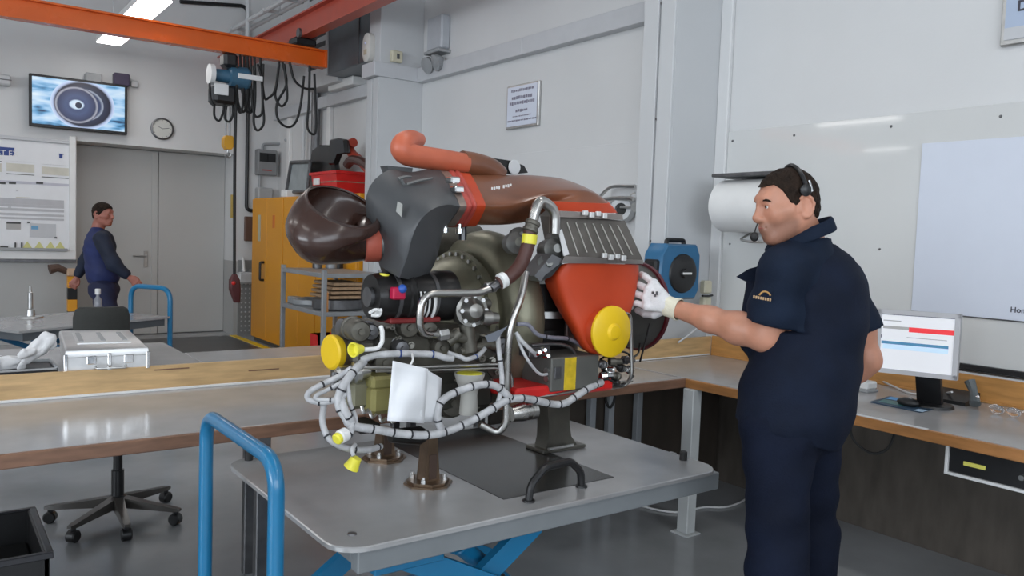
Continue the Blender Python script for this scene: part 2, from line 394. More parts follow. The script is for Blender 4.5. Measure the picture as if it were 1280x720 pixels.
def bar(x0, x1, z0, z1, nm, col, e=.45):
    slab(MB(), (x0+x1)/2*mw, (z0+z1)/2*mh, (x1-x0)*mw, (z1-z0)*mh, .003, .0036).build('screen_bar', mat(nm, col, .5, var=0, emit=e), sc_)
bar(-.46, .46, .42, .455, 'scr_dark', (.05, .06, .09), .4)
bar(-.42, -.1, .20, .245, 'scr_grey', (.3, .3, .3), .5); bar(-.1, .44, .17, .245, 'scr_red', (.75, .04, .05))
bar(-.43, .38, -.04, .005, 'scr_blue', (.06, .2, .34)); bar(-.41, .38, -.115, -.045, 'scr_pale', (.5, .66, .82)); bar(-.12, .36, .08, .09, 'scr_grey', (0, 0, 0)); bar(-.42, -.2, .32, .335, 'scr_grey', (0, 0, 0)); bar(-.45, -.43, .05, .1, 'scr_dark', (0, 0, 0))
b = MB().prism([mp(-.01, -mh/2+.05, -.04), mp(.09, -mh/2+.05, -.04), V((mp(.09, 0, -.15).x, mp(.09, 0, -.15).y, TZ+.01)), V((mp(-.01, 0, -.15).x, mp(-.01, 0, -.15).y, TZ+.01))], un*-.05); st = b.build('stand', BLACKP, t)
fc = mp(.04, 0, -.17); MB().lathe((fc.x, fc.y, TZ), (0, 0, 1), [(0, .10), (.012, .095), (.016, .06)], 24).build('foot', BLACKP, t)
pts = [P(1098, 474, z=TZ+.02), P(1115, 482, z=TZ+.01), P(1140, 492, z=TZ+.006), P(1175, 492, z=TZ+.02), P(1190, 490, z=TZ+.05)]
tag(MB().tube(pts, .005, 6, 5).build('desk_cable', LGREY), 'grey cable lying across the desk under the monitor', 'cable')
# mouse pad with leaflets, mouse, box, phone, glasses
pc = [P(*p, z=TZ+.001) for p in ((1088, 503), (1150, 516), (1176, 510), (1112, 496))]
t = MB().prism(pc, (0, 0, .004)).build('mouse_pad', mat('blue_black_pad', (.02, .05, .09), .5, var=.2)); tag(t, 'dark blue printed mouse pad lying below the monitor', 'mouse pad')
sub = P(1130, 505, z=TZ+.001); 
for pp, nm, col in (([(1098, 502), (1130, 508), (1128, 503), (1105, 499)], 'pad_green', (.06, .2, .2)), ([(1106, 498), (1128, 502), (1134, 499), (1114, 496)], 'pad_blue', (.1, .38, .75)), ([(1150, 509), (1172, 511), (1176, 509), (1150, 504)], 'pad_blue', (0, 0, 0)), ([(1142, 513), (1153, 515), (1160, 513), (1148, 511)], 'pad_pale', (.45, .6, .75))):
    MB().prism([P(*p, z=TZ+.0052) for p in pp], (0, 0, .0006)).build('print', mat(nm, col, .4, var=.05), t)
q = P(1135, 503, z=TZ+.02)
t = thing('computer_mouse', 'black computer mouse on the dark blue mouse pad', 'mouse', (q.x, q.y, TZ+.006))
MB().ball((q.x, q.y, TZ+.02), .05, 16, (.62, 1, .45)).build('body', BLACKP, t); MB().lathe((q.x-.005, q.y-.01, TZ+.038), (1, 0, 0), [(-.004, .008), (.004, .008)], 10).build('wheel', GREYP, t)
q = P(1083, 489, z=TZ)
t = thing('small_box', 'small white box with grey base on the desk left of the mouse pad', 'box', (q.x, q.y, TZ))
MB().box((q.x-.05, q.y-.035, TZ), (q.x+.05, q.y+.03, TZ+.012), .003).build('base', GREYP, t); MB().box((q.x-.047, q.y-.03, TZ+.012), (q.x+.047, q.y+.028, TZ+.05), .008).build('lid', WHITEP, t)
q = P(1195, 505, z=TZ)
t = thing('desk_phone', 'dark desk phone with grey upright handset standing behind the mouse pad', 'phone', (q.x, q.y, TZ))
MB().prism([(q.x-.02, q.y-.05, TZ), (q.x+.12, q.y-.05, TZ), (q.x+.12, q.y-.05, TZ+.05), (q.x-.02, q.y-.05, TZ+.016)], (0, .17, 0)).build('body', BLACKP, t)
a = P(1212, 476, x=q.x+.02); c = P(1219, 505, x=q.x-.03)
b = MB().tube([a, a*.5+c*.5+V((.012, 0, 0)), c], [.024, .017, .024], 10, 4); b.build('handset', mat('phone_grey', (.1, .115, .12), .4), t)
s = P(1222, 496, x=q.x-.04); MB().ball(s, .008, 8).build('hook_button', CHROME, t)
for i, (px, py, lb) in enumerate(((1252, 507, 'clear safety glasses lens catching light on the right bench'), )):
    q = P(1256, 520, z=TZ); t = thing('safety_glasses', 'clear safety glasses lying on the right bench near the phone', 'glasses', (q.x, q.y, TZ))
    GL = mat('clear_lens', (.9, .9, .92), .05, var=0, trans=.95)
    for dy in (-.033, .033):
        MB().ball((q.x, q.y+dy, TZ+.022), .03, 12, (.25, 1, .7)).build('lens', GL, t)
        MB().tube([(q.x, q.y+dy*2, TZ+.03), (q.x+.07, q.y+dy*2.1, TZ+.03), (q.x+.12, q.y+dy*2, TZ+.012)], .003, 6, 4).build('temple', mat('clear_temple', (.75, .7, .66), .15, var=0), t)
# ---------------- paper roll, hose reel, socket, coat rack
YE, ZC = P(905, 255, x=3.93).y, P(888, 258, x=3.93).z
RR = .155
t = thing('paper_roll', 'big white paper towel roll on a wall holder behind the man', 'paper roll', (3.93, 2.95, ZC-RR))
MB().lathe((3.93, YE, ZC), (0, -1, 0), [(0, .03), (0, RR-.012), (.012, RR), (.40, RR), (.412, RR-.012), (.412, .03)], 40).build('paper', WHITEP, t)
MB().cyl((3.93, YE+.02, ZC), (3.93, YE-.43, ZC), .02, 12).build('core', GREYP, t)
h = MB().box((3.80, YE-.45, ZC+RR+.01), (XW-.02, YE+.0, ZC+RR+.03), .004).build('holder_bar', DSTEEL, t)
zb = ZC-RR-.055
MB().tube(fillet([(XW-.02, YE-.11, zb+.06), (3.9, YE-.15, zb+.01), (3.86, YE-.25, zb), (3.86, YE-.36, zb), (3.9, YE-.41, zb+.04), (XW-.02, YE-.42, zb+.06)], .05), .008, 8).build('tear_bar', STEEL, t)
for y in (YE-.43, ): MB().box((3.88, y-.006, ZC-.03), (XW-.02, y, ZC+RR+.02), .002).build('bracket', DSTEEL, t)
RB = mat('reel_blue', (.02, .13, .27), .35, var=.08)
x0, x1 = P(822, 340, y=3.28).x, P(873, 340, y=3.28).x
z0, z1 = P(850, 374, y=3.28).z, P(850, 305, y=3.28).z
t = thing('hose_reel', 'blue plastic hose reel hanging on the pillar behind the engine', 'hose reel', ((x0+x1)/2, 3.33, z0))
w = x1-x0; cc = V(((x0+x1)/2, 3.28, (z0+z1)/2))
poly = [(x0+.04, z0), (x1-.03, z0), (x1, z0+.05), (x1, z1-.06), (x1-.03, z1), (x0+.06, z1), (x0+.015, z1-.06), (x0, z0+.06)]
R = []
for y, k in ((3.41, .95), (3.40, 1), (3.285, 1), (3.265, .93)): R.append([(cc.x+(px-cc.x)*k, y, cc.z+(pz-cc.z)*k) for px, pz in poly])
MB().rings(R).build('housing', RB, t)
MB().lathe((cc.x+.02, 3.266, cc.z-.01), (0, -1, 0), [(0, .118), (.012, .112), (.02, .09), (.016, .03), (.03, .025), (.03, 0)], 28).build('hub', BLACKP, t)
MB().box((cc.x-.01, 3.226, cc.z-.014), (cc.x+.06, 3.236, cc.z-.002), .001).build('label_strip', WHITEP, t)
MB().tube(fillet([(cc.x-.05, 3.34, z1-.01), (cc.x-.05, 3.34, z1+.022), (cc.x+.1, 3.34, z1+.022), (cc.x+.1, 3.34, z1-.01)], .02), .014, 8).build('carry_handle', BLACKP, t)
MB().box((x0-.02, 3.28, cc.z-.05), (x0+.03, 3.38, cc.z+.07), .015).build('hose_outlet', BLACKP, t)
q = P(884, 368, y=3.3)
t = thing('wall_socket', 'cream wall socket with a black plug below the paper roll', 'socket', (q.x, 3.32, q.z-.08))
for dz in (-.055, .045): MB().box((q.x-.035, 3.29, q.z+dz-.04), (q.x+.035, 3.335, q.z+dz+.04), .008).build('socket_cover', mat('cream_plastic', (.6, .56, .42), .45), t)
MB().tube([(q.x-.08, 3.27, q.z-.005), (q.x-.02, 3.275, q.z-.008), (q.x+.03, 3.285, q.z-.005)], .007, 8).build('plug', BLACKP, t)
pts = [P(848, 428, y=3.3), P(862, 418, y=3.31), P(876, 405, y=3.31), P(884, 390, y=3.32)]
tag(MB().tube(pts, .006, 6, 4).build('socket_cable', LGREY), 'thin grey cable running up from the upstand to the cream socket', 'cable')
# coat-hook like tool holder on the wall behind the engine
q = P(795, 275, x=4.06)
t = thing('tool_hanger', 'steel wall hanger with looped rods behind the duct end', 'tool hanger', (4.0, q.y+.1, q.z-.2))
pts = [P(*p, x=3.98) for p in ((750, 246), (760, 236), (770, 233), (794, 233))]; MB().tube(pts, .012, 8, 3).build('upper_rod', STEEL, t)
pts = [P(*p, x=3.98) for p in ((752, 250), (770, 248), (786, 248), (792, 249))]; MB().tube(pts, .016, 8, 3).build('middle_rod', STEEL, t)
pts = [P(*p, x=3.98) for p in ((787, 248), (789, 243), (794, 241))]; MB().tube(pts, .006, 6, 3).build('hook', STEEL, t)
a, c = P(776, 259, x=3.98), P(793, 259, x=3.98); MB().lathe(a, c-a, [(0, .01), ((c-a).length-.02, .01), ((c-a).length, .035)], 12).build('stopper', STEEL, t)
a = P(777, 262, x=4.0); MB().lathe(a, (-1, -.4, .1), [(-.05, .05), (-.05, .085), (0, .085), (.02, .08), (.02, .045), (-.04, .04)], 20).build('roller', LGREY, t); MB().lathe(a+V((.03, 0, 0)), (-1, -.4, .1), [(0, .05), (.04, .045)], 14).build('roller_core', BLACKR, t)
a = P(770, 255, x=4.04); MB().box((XW-.02, a.y-.25, a.z-.05), (XW, a.y+.1, a.z+.14), .004).build('back_plate', LGREY, t)
# ---------------- signs and posters
def onwall(p0, p1, p2, p3, x, th, nm, m, parent=None):
    Q = [P(*p, x=x) for p in (p0, p1, p2, p3)]; return MB().prism(Q, (th, 0, 0)).build(nm, m, parent)
ty, tz = V((0, -1, 0)), V((0, 0, 1))
q = P(656, 130, x=XW)
t = thing('wall_sign', 'small framed notice with lines of print on the wall above the engine', 'sign', (XW-.03, q.y, q.z-.2))
MB().box((XW-.03, q.y-.225, q.z-.2), (XW, q.y+.225, q.z+.165), .006).build('frame', STEEL, t)
bd = MB().box((XW-.034, q.y-.205, q.z-.18), (XW-.03, q.y+.205, q.z+.15), .001).build('paper_face', BLUEPAPER, t)
for z0_, w_, h_, rows in ((.115, .30, .025, 1), (.055, .28, .03, 1), (.01, .34, .03, 1), (-.055, .16, .026, 1), (-.10, .24, .012, 1), (-.135, .38, .014, 1)):
    y = q.y+w_/2
    while y > q.y-w_/2:
        l = random.uniform(.012, .03); MB().box((XW-.0352, y-l, q.z+z0_-h_*random.uniform(.3, .5)), (XW-.034, y, q.z+z0_+h_/2*random.uniform(.6, 1)), 0).build('print_mark', mat('faded_ink', (.22, .21, .27), .6, var=0), bd); y -= l+.006
q = P(1252, 60, x=XW)
t = thing('wall_sign', 'large framed blue tinted notice cut off at the top right of the wall', 'sign', (XW-.03, q.y-.35, q.z))
MB().box((XW-.028, q.y-.72, q.z), (XW, q.y, q.z+.5), .006).build('frame', STEEL, t)
MB().box((XW-.032, q.y-.7, q.z+.025), (XW-.028, q.y-.02, q.z+.48), .001).build('paper_face', mat('notice_blue', (.42, .5, .64), .4, var=.03), t)
MB().box((XW-.0335, q.y-.7, q.z+.025), (XW-.032, q.y-.02, q.z+.08), .001).build('lower_strip', TRUNK, t)
d = P(1271, 14, x=XW-.035); text('lettering', 'DI', d, ty, tz, .068, INK, t, bold=.02)
a, c = P(1151, 182, x=XW-.02), P(1140, 386, x=XW-.02)
t = thing('poster', 'large white sheet of paper hanging on the glossy whiteboard', 'poster', (XW-.016, c.y-.5, c.z))
ye, zb2 = (a.y+c.y)/2, P(1240, 398, x=XW-.02).z
MB().box((XW-.018, ye-.95, zb2), (XW-.013, ye, P(1200, 176, x=XW-.02).z), .001).build('sheet', mat('poster_paper', (.66, .70, .79), .5, var=.01), t)
MB().box((XW-.02, ye-.95, zb2-.006), (XW-.012, ye, zb2), .001).build('lower_bar', DSTEEL, t)
text('lettering', 'Home', P(1262.5, 390, x=XW-.019), ty, tz, .036, INK, t, bold=.012)
# ---------------- second desk behind the upstand, case, gloves, tray, chair
t = thing('rear_desk', 'grey desk standing back to back behind the oak upstand', 'desk', (.8, 4.05, 0))
RZ = .9
MB().box((-.9, 3.61, RZ-.035), (1.0, 4.36, RZ-.002), .003).build('worktop', TOPM, t); MB().box((-.78, 3.9, RZ-.09), (2.1, 3.94, RZ-.035), .003).build('rail', DSTEEL, t); MB().box((1.002, 3.61, RZ-.035), (2.15, 3.96, RZ-.002), .003).build('narrow_worktop', TOPM, t)
for x, y in ((-.8, 3.72), (-.8, 4.3), (2.1, 3.72), (2.1, 3.9)):
    MB().box((x-.02, y-.02, 0), (x+.02, y+.02, RZ-.035), .003).build('leg', DSTEEL, t)
CF = [P(82, 437, z=.99), P(185, 433, z=.99), P(162, 412, z=.99), P(74, 413, z=.99)]
CF = [V((p.x, p.y, 0)) for p in CF]; ctr = sum(CF, V((0, 0, 0)))/4
ALU = mat('case_aluminium', (.62, .62, .62), .38, .85, var=.12, scale=9, bump=.08, bscale=25)
t = thing('aluminium_case', 'closed silver aluminium case with two latches on the rear desk', 'case', (ctr.x, ctr.y, RZ-.002))
def cring(k, z): return [V((ctr.x+(p.x-ctr.x)*k, ctr.y+(p.y-ctr.y)*k, z)) for p in CF]
MB().rings([cring(.97, RZ-.002), cring(.985, RZ+.003), cring(.985, .955)]).build('body', ALU, t)
MB().rings([cring(1, .955), cring(1.01, .957), cring(1.01, .975), cring(1, .984), cring(.96, .99)]).build('lid', ALU, t)
def cpt(u, v, z): 
    a = CF[0]*(1-u)+CF[1]*u; c = CF[3]*(1-u)+CF[2]*u; p = a*(1-v)+c*v; return V((p.x, p.y, z))
b = MB(); b.rings([[cpt(u, v, z) for u, v in ((.16, .22), (.84, .22), (.84, .8), (.16, .8))] for z in (.989, .995)]); pn = b.build('lid_panel', mat('case_panel', (.68, .68, .68), .42, .7, var=.05), t)
for u in (.22, .5, .78): MB().rings([[cpt(u+du, v, z) for du, v in ((-.03, .3), (.03, .3), (.03, .75), (-.03, .75))] for z in (.995, .998)]).build('rib', GREYP, pn)
for u in (.3, .75):
    p = cpt(u, -.01, .942); MB().box(p+V((-.018, -.012, -.014)), p+V((.018, .0, .02)), .004).build('latch', CHROME, t)
for u in (0, 1, .52): p = cpt(u, -.005, .93); MB().box(p+V((-.007, -.007, -.03)), p+V((.007, .004, .04)), .002).build('corner_rail', CHROME, t)
p0, p1 = cpt(.36, -.05, .912), cpt(.72, -.05, .912); MB().tube(fillet([cpt(.36, 0, .915), p0, p1, cpt(.72, 0, .915)], .01), .005, 8).build('carry_handle', STEEL, t)
q0, q1 = P(2, 460, z=TZ+.01), P(82, 452, z=TZ+.01)
t = thing('parts_tray', 'flat black tray under the white gloves beside the silver case', 'tray', (.22, 3.75, .898))
TX0, TX1, TY0, TY1 = .0, .44, 3.63, 3.86
b = MB().box((TX0, TY0, RZ-.002), (TX1, TY1, RZ+.008), .003).build('bottom', BLACKP, t)
for lo, hi in (((TX0, TY0, RZ+.008), (TX1, TY0+.008, RZ+.016)), ((TX0, TY1-.008, RZ+.008), (TX1, TY1, RZ+.02)), ((TX0, TY0, RZ+.008), (TX0+.008, TY1, RZ+.02)), ((TX1-.008, TY0, RZ+.008), (TX1, TY1, RZ+.02))): MB().box(lo, hi, .002).build('rim', GREYP, t)
# office chair
c = P(147, 650, z=0)
CG = mat('chair_fabric', (.03, .031, .028), .8, var=.15, scale=60, bump=.1, bscale=200); CB = mat('chair_base_brown', (.055, .05, .045), .3, var=.1)
t = thing('office_chair', 'dark office chair on five castors behind the bench and silver case', 'chair', (c.x, c.y, 0))
MB().lathe((c.x, c.y, .06), (0, 0, 1), [(0, .04), (.06, .045), (.07, .03), (.2, .03), (.2, .022), (.42, .022)], 16).build('gas_column', BLACKP, t)
for i, (px, py) in enumerate(((91, 640), (68, 676), (164, 676), (234, 645), (186, 624))):
    e = P(px, py, z=.05); dxy = V((e.x-c.x, e.y-c.y, 0)); L = dxy.length; dxy.normalize(); L = .31
    e = V((c.x, c.y, 0))+dxy*L; n = V((-dxy.y, dxy.x, 0))
    R = [[V((c.x, c.y, 0))+dxy*s_+n*a*w_+V((0, 0, z+zz)) for a, zz in ((-1, 0), (-.8, h_), (.8, h_), (1, 0))] for s_, w_, z, h_ in ((.03, .03, .075, .05), (.2, .022, .072, .03), (L, .02, .07, .018), (L+.025, .012, .072, .012))]
    sp = MB().rings(R).build('spoke', CB, t)
    MB().cyl(e+n*.024+V((0, 0, .03)), e-n*.024+V((0, 0, .03)), .03, 14, .006).box(e+V((-.012, -.012, .04)), e+V((.012, .012, .075)), .003).build('castor', BLACKP, sp)
MB().box((c.x-.23, c.y-.2, .47), (c.x+.23, c.y+.25, .55), .03).build('seat', CG, t)
bl, br = P(91, 405, y=c.y+.3), P(164, 405, y=c.y+.3); zt = P(127, 384, y=c.y+.3).z
R = []
for z, k in ((.68, .8), (.71, .95), (.85, 1.0), (zt-.05, .98), (zt-.012, .9), (zt, .75)):
    cx = (bl.x+br.x)/2; hw = (br.x-bl.x)/2*k
    R.append([(cx+hw*math.sin(a)*(1 if abs(math.sin(a)) < .7 else 1), c.y+.3+.03*math.cos(a)*k+.02*(math.sin(a)**2), z) for a in (2*math.pi*i/20 for i in range(20))])
MB().rings(R).build('backrest', CG, t)
MB().tube([(c.x, c.y+.1, .46), (c.x, c.y+.33, .5), (c.x, c.y+.36, .75)], .022, 8, 5).build('back_bar', BLACKP, t)
# black crate on the floor with coils
t = thing('plastic_crate', 'open black plastic crate on the floor with cable coils inside', 'crate', (.12, 3.55, 0))
X0, X1, Y0, Y1, ZH = -.25, P(42, 634, z=.3).x-.005, 3.27, 3.82, .3
MB().box((X0, Y0, 0), (X1, Y1, .02), .003).build('bottom', BLACKP, t)
for lo, hi in (((X0, Y0, .0), (X1, Y0+.02, ZH)), ((X0, Y1-.02, 0), (X1, Y1, ZH)), ((X0, Y0, 0), (X0+.02, Y1, ZH)), ((X1-.02, Y0, 0), (X1, Y1, ZH))): MB().box(lo, hi, .004).build('side', BLACKP, t)
b = MB()
for lo, hi in (((X0-.012, Y0-.012, ZH-.02), (X1+.012, Y0+.012, ZH+.004)), ((X0-.012, Y1-.012, ZH-.02), (X1+.012, Y1+.012, ZH+.004)), ((X1-.012, Y0, ZH-.02), (X1+.012, Y1, ZH+.004))): b.box(lo, hi, .003)
b.build('rim', mat('crate_rim', (.03, .03, .035), .35), t)
for cx, cy, r_, lb in ((.08, 3.52, .09, 'larger grey cable coil lying in the black crate'), (-.03, 3.5, .06, 'smaller pale cable coil lying in the black crate')):
    b = MB()
    for k in range(2): b.tube([(cx+r_*math.cos(a), cy+r_*math.sin(a), .19+k*.012+.02*math.sin(a*2)) for a in (2*math.pi*i/24 for i in range(24))], .006, 6, closed=True)
    tag(b.build('cable_coil', GREYP if r_ > .08 else LGREY), lb, 'cable')
MB().box((X0+.02, Y0+.02, .02), (X1-.02, Y1-.02, .17), .01).build('contents', BLACKR, t)
# ================================================================== near lift trolley
HT = .70
TX0, TX1, TY0, TY1 = .832, 2.305, 1.822, 2.765
PLATE = mat('trolley_plate', (.43, .43, .43), .25, .4, var=.12, scale=4, bump=.015, bscale=4)
t = thing('lift_trolley', 'blue scissor lift trolley with steel top carrying the engine', 'trolley', ((TX0+TX1)/2, 2.3, 0))
def rrect(x0, x1, y0, y1, r, z, n=6):
    out = []
    for cx, cy, a0 in ((x1-r, y1-r, 0), (x0+r, y1-r, 90), (x0+r, y0+r, 180), (x1-r, y0+r, 270)):
        for k in range(n+1): a = math.radians(a0+90*k/n); out.append(V((cx+r*math.cos(a), cy+r*math.sin(a), z)))
    return out
MB().rings([rrect(TX0, TX1, TY0, TY1, .09, HT-.014), rrect(TX0, TX1, TY0, TY1, .09, HT-.003), rrect(TX0+.003, TX1-.003, TY0+.003, TY1-.003, .088, HT)]).build('platform', PLATE, t)
MB().box((1.425, 1.945, HT-.001), (1.885, 2.74, HT+.0015), .0005).build('dark_insert', mat('dark_glossy_insert', (.02, .02, .02), .2, var=.1), t)
for lo, hi in (((TX0+.06, TY0+.012, HT-.075), (TX1-.01, TY0+.055, HT-.014)), ((TX0+.06, TY1-.055, HT-.075), (TX1-.01, TY1-.012, HT-.014)), ((TX0+.06, TY0+.055, HT-.06), (TX0+.1, TY1-.055, HT-.014)), ((TX1-.06, TY0+.055, HT-.075), (TX1-.02, TY1-.055, HT-.014))): MB().box(lo, hi, .003).build('frame_rail', mat('rail_grey', (.20, .215, .225), .4, var=.06), t)
for i, (px, py) in enumerate(((440, 668), (854, 575), (311, 575))):
    q = P(px, py, z=HT)
    if i == 0: MB().lathe((q.x, q.y, HT), (0, 0, 1), [(0, .013), (.004, .011)], 10).build('bolt', DSTEEL, t)
    else: MB().lathe((q.x, q.y, HT), (0, 0, 1), [(0, .014), (.03, .014), (.033, .011)], 12).build('knob', BLACKR, t)
BLD = BLUET
for y, a, c in ((TY0+.1, P(492, 690, y=TY0+.1), P(650, 745, y=TY0+.1)), (TY0+.13, P(672, 655, y=TY0+.13), P(585, 745, y=TY0+.13))):
    for yy in (y, 4.58-y-.08):
        d = (c-a).normalized(); a2 = a-d*.0; L = (.2-a.z)/d.z; e = a+d*L
        a3, e3 = V((a.x, yy, min(a.z, HT-.08))), V((e.x, yy, .2)); n = d.cross(V((0, 1, 0))).normalized()*.035
        MB().prism([a3+n, e3+n, e3-n, a3-n], (0, .03, 0)).build('scissor_arm', BLD, t)
MB().box((.98, TY0+.09, HT-.13), (1.2, TY0+.2, HT-.076), .004).build('upper_yoke', BLD, t)
a, c = P(575, 682, y=2.05), P(612, 712, y=2.05); MB().cyl(a, a+(c-a)*2.0, .028, 14, .004).build('cylinder', BLD, t); MB().cyl(a+(c-a)*.55+V((0, -.05, 0)), a+(c-a)*1.1+V((0, -.05, 0)), .014, 10).build('piston_rod', CHROME, t)
for y in (TY0+.1, TY1-.2): MB().box((.72, y, .14), (1.72, y+.07, .2), .008).build('base_rail', BLD, t)
for x in (.74, 1.62): MB().box((x, TY0+.17, .145), (x+.07, TY1-.2, .195), .008).build('base_rail', BLD, t)
for x in (.82, 1.64):
    for y in (TY0+.135, TY1-.165): MB().cyl((x, y-.02, .07), (x, y+.02, .07), .07, 16, .008).box((x-.03, y-.035, .08), (x+.03, y+.035, .142), .004).build('castor', BLACKR, t)
yn, yf, xh = P(346, 590, x=.70).y, P(258, 545, x=.70).y, .70
zt = P(300, 546, x=xh).z
MB().tube(fillet([(xh+.05, yn, .17), (xh, yn, .3), (xh, yn, zt), (xh, yf, zt), (xh, yf, .3), (xh+.05, yf, .17)], .09, 8), .0205, 14).build('push_handle', BLUET, t)
# black grab handle bolted to the near edge
a, c = P(661, 622, z=HT+.012), P(727, 604, z=HT+.012); hz = .082
t = thing('grab_handle', 'black bent grab handle standing on the near edge of trolley top', 'handle', ((a.x+c.x)/2, (a.y+c.y)/2, HT))
MB().tube(fillet([V((a.x, a.y, HT)), V((a.x+.005, a.y, HT+hz*.6)), a+(c-a)*.27+V((0, 0, hz)), a+(c-a)*.76+V((0, 0, hz)), V((c.x-.005, c.y, HT+hz*.62)), V((c.x, c.y, HT))], .02), .0125, 10).build('grip', BLACKP, t)
for q in (a, c): MB().lathe((q.x, q.y, HT), (0, 0, 1), [(0, .02), (.006, .019)], 12).build('foot', BLACKP, t)
# ================================================================== far lift trolley with its things
d = V((.86, .51, 0)).normalized(); n = V((-d.y, d.x, 0)); o = P(24, 414, z=.7); o = V((o.x, o.y, 0)); L, Wd = 1.38, .86
t = thing('lift_trolley', 'second blue lift trolley with empty grey top near the double door', 'trolley', o+d*L/2+n*Wd/2)
def fp(u, v, z): p = o+d*u+n*v; return V((p.x, p.y, z))
def fbox(b, u0, u1, v0, v1, z0, z1): return b.prism([fp(u0, v0, z0), fp(u1, v0, z0), fp(u1, v1, z0), fp(u0, v1, z0)], (0, 0, z1-z0))
fbox(MB(), 0, L, 0, Wd, .682, .70).build('platform', PLATE, t)
for u0, u1, v0, v1 in ((.04, L-.04, .02, .06), (.04, L-.04, Wd-.06, Wd-.02), (.04, .08, .06, Wd-.06), (L-.08, L-.04, .06, Wd-.06)): fbox(MB(), u0, u1, v0, v1, .62, .682).build('frame_rail', mat('far_rail', (.09, .1, .11), .5), t)
for v in (.15, .65):
    MB().prism([fp(.15, v, .62), fp(.25, v, .62), fp(1.2, v, .2), fp(1.1, v, .2)], n*.03).build('scissor_arm', BLUET, t)
    MB().prism([fp(1.2, v+.04, .62), fp(1.1, v+.04, .62), fp(.15, v+.04, .2), fp(.25, v+.04, .2)], n*.03).build('scissor_arm', BLUET, t)
fbox(MB(), .05, L+.1, .1, Wd-.1, .14, .2).build('base_frame', BLUET, t)
for u in (.15, L-.1):
    for v in (.15, Wd-.15): MB().cyl(fp(u, v-.02, .07), fp(u, v+.02, .07), .07, 14, .006).build('castor', BLACKR, t)
MB().tube(fillet([fp(L+.06, .03, .18), fp(L+.03, .03, .4), fp(L+.03, .03, .94), fp(L+.03, .5, .94), fp(L+.03, .5, .4), fp(L+.06, .5, .18)], .12, 8), .022, 10).build('push_handle', BLUET, t)
q = P(38, 397, z=.7)
t = thing('spike_stand', 'steel spike on a round base plate standing on the far trolley', 'stand', (q.x, q.y, .7))
MB().lathe((q.x, q.y, .7), (0, 0, 1), [(0, .095), (.012, .09), (.016, .04)], 20).build('base_plate', STEEL, t)
MB().lathe((q.x, q.y, .716), (0, 0, 1), [(0, .035), (.05, .03), (.055, .02), (.19, .018), (.195, .01), (.24, .008), (.245, .002)], 14).build('spike', STEEL, t)
q = P(132, 386, z=.7); q = V((q.x, q.y, 0)); q = fp(min(max((q-o).dot(d), .08), L-.08), min(max((q-o).dot(n), .08), Wd-.08), .7)
t = thing('bottle', 'small clear bottle with white cap standing before the far man', 'bottle', (q.x, q.y, .7))
MB().lathe((q.x, q.y, .7), (0, 0, 1), [(0, .03), (.01, .034), (.1, .034), (.13, .014), (.15, .013)], 16).build('body', mat('bottle_plastic', (.5, .52, .58), .1, var=0, trans=.6), t)
MB().lathe((q.x, q.y, .85), (0, 0, 1), [(0, .024), (.045, .024), (.05, .02)], 14).build('cap', WHITEP, t)
q = P(106, 384, z=.7); q = V((q.x, q.y, 0)); q = fp(min(max((q-o).dot(d), .08), L-.08), min(max((q-o).dot(n), .08), Wd-.08), .7); t = MB().box((q.x-.06, q.y-.03, .7), (q.x+.06, q.y+.03, .735), .008).build('small_device', BLACKP); tag(t, 'small black device on the far trolley just behind the chair back', 'device')
# striped post with a lamp-like head at the far wall
q = P(90, 388, y=10.9); zt = P(89, 345, y=10.9).z
t = thing('warning_post', 'yellow and black striped post with a jutting head by the far wall', 'post', (q.x, 10.9, 0))
for i in range(6):
    z0 = zt*i/6; MB().box((q.x-.05, 10.85, z0), (q.x+.05, 10.95, zt*(i+1)/6), .004).build('band', BLACKP if i % 2 == 0 else mat('warning_orange', (.75, .33, .02), .5), t)
MB().box((q.x-.06, 10.83, zt), (q.x+.08, 10.97, zt+.09), .015).build('head', mat('tan_head', (.55, .38, .26), .6), t)
MB().tube([(q.x-.05, 10.9, zt+.05), (q.x-.15, 10.88, zt+.1), (q.x-.24, 10.87, zt+.08)], [.035, .06], 10).build('hammer_arm', mat('brown_tool', (.10, .06, .045), .6), t)
# ---------------- television
c4 = [P(37.5, 91, y=11.12), P(160.5, 107, y=11.12), P(157.5, 169, y=11.12), P(35.2, 156.7, y=11.12)]
x0, x1 = (c4[0].x+c4[3].x)/2, (c4[1].x+c4[2].x)/2; z0, z1 = (c4[2].z+c4[3].z)/2, (c4[0].z+c4[1].z)/2
tc_ = V(((x0+x1)/2, 11.12, (z0+z1)/2)); hw, hh = (x1-x0)/2, (z1-z0)/2
t = thing('television', 'wide wall television showing a jet engine intake above the door', 'television', (tc_.x, 11.15, z0))
MB().box((x0, 11.12, z0), (x1, 11.17, z1), .006).build('casing', BLACKP, t)
MB().box((tc_.x-.3, 11.17, tc_.z-.2), (tc_.x+.3, YF, tc_.z+.2), .004).build('wall_mount', DSTEEL, t)
m = bpy.data.materials.new('television_picture'); m.use_nodes = True; nt = m.node_tree; N = nt.nodes; Lk = nt.links; bs = N['Principled BSDF']
tcn = N.new('ShaderNodeTexCoord'); sep = N.new('ShaderNodeSeparateXYZ'); Lk.new(tcn.outputs['Object'], sep.inputs[0])
def mth(op, a, b=None):
    k = N.new('ShaderNodeMath'); k.operation = op
    for i, v in enumerate((a, b)):
        if v is None: continue
        if isinstance(v, (int, float)): k.inputs[i].default_value = v
        else: Lk.new(v, k.inputs[i])
    return k.outputs[0]
oz = tc_.z-z0
X = mth('DIVIDE', mth('SUBTRACT', sep.outputs['X'], .02), hw); Z = mth('DIVIDE', mth('SUBTRACT', sep.outputs['Z'], oz), hh)
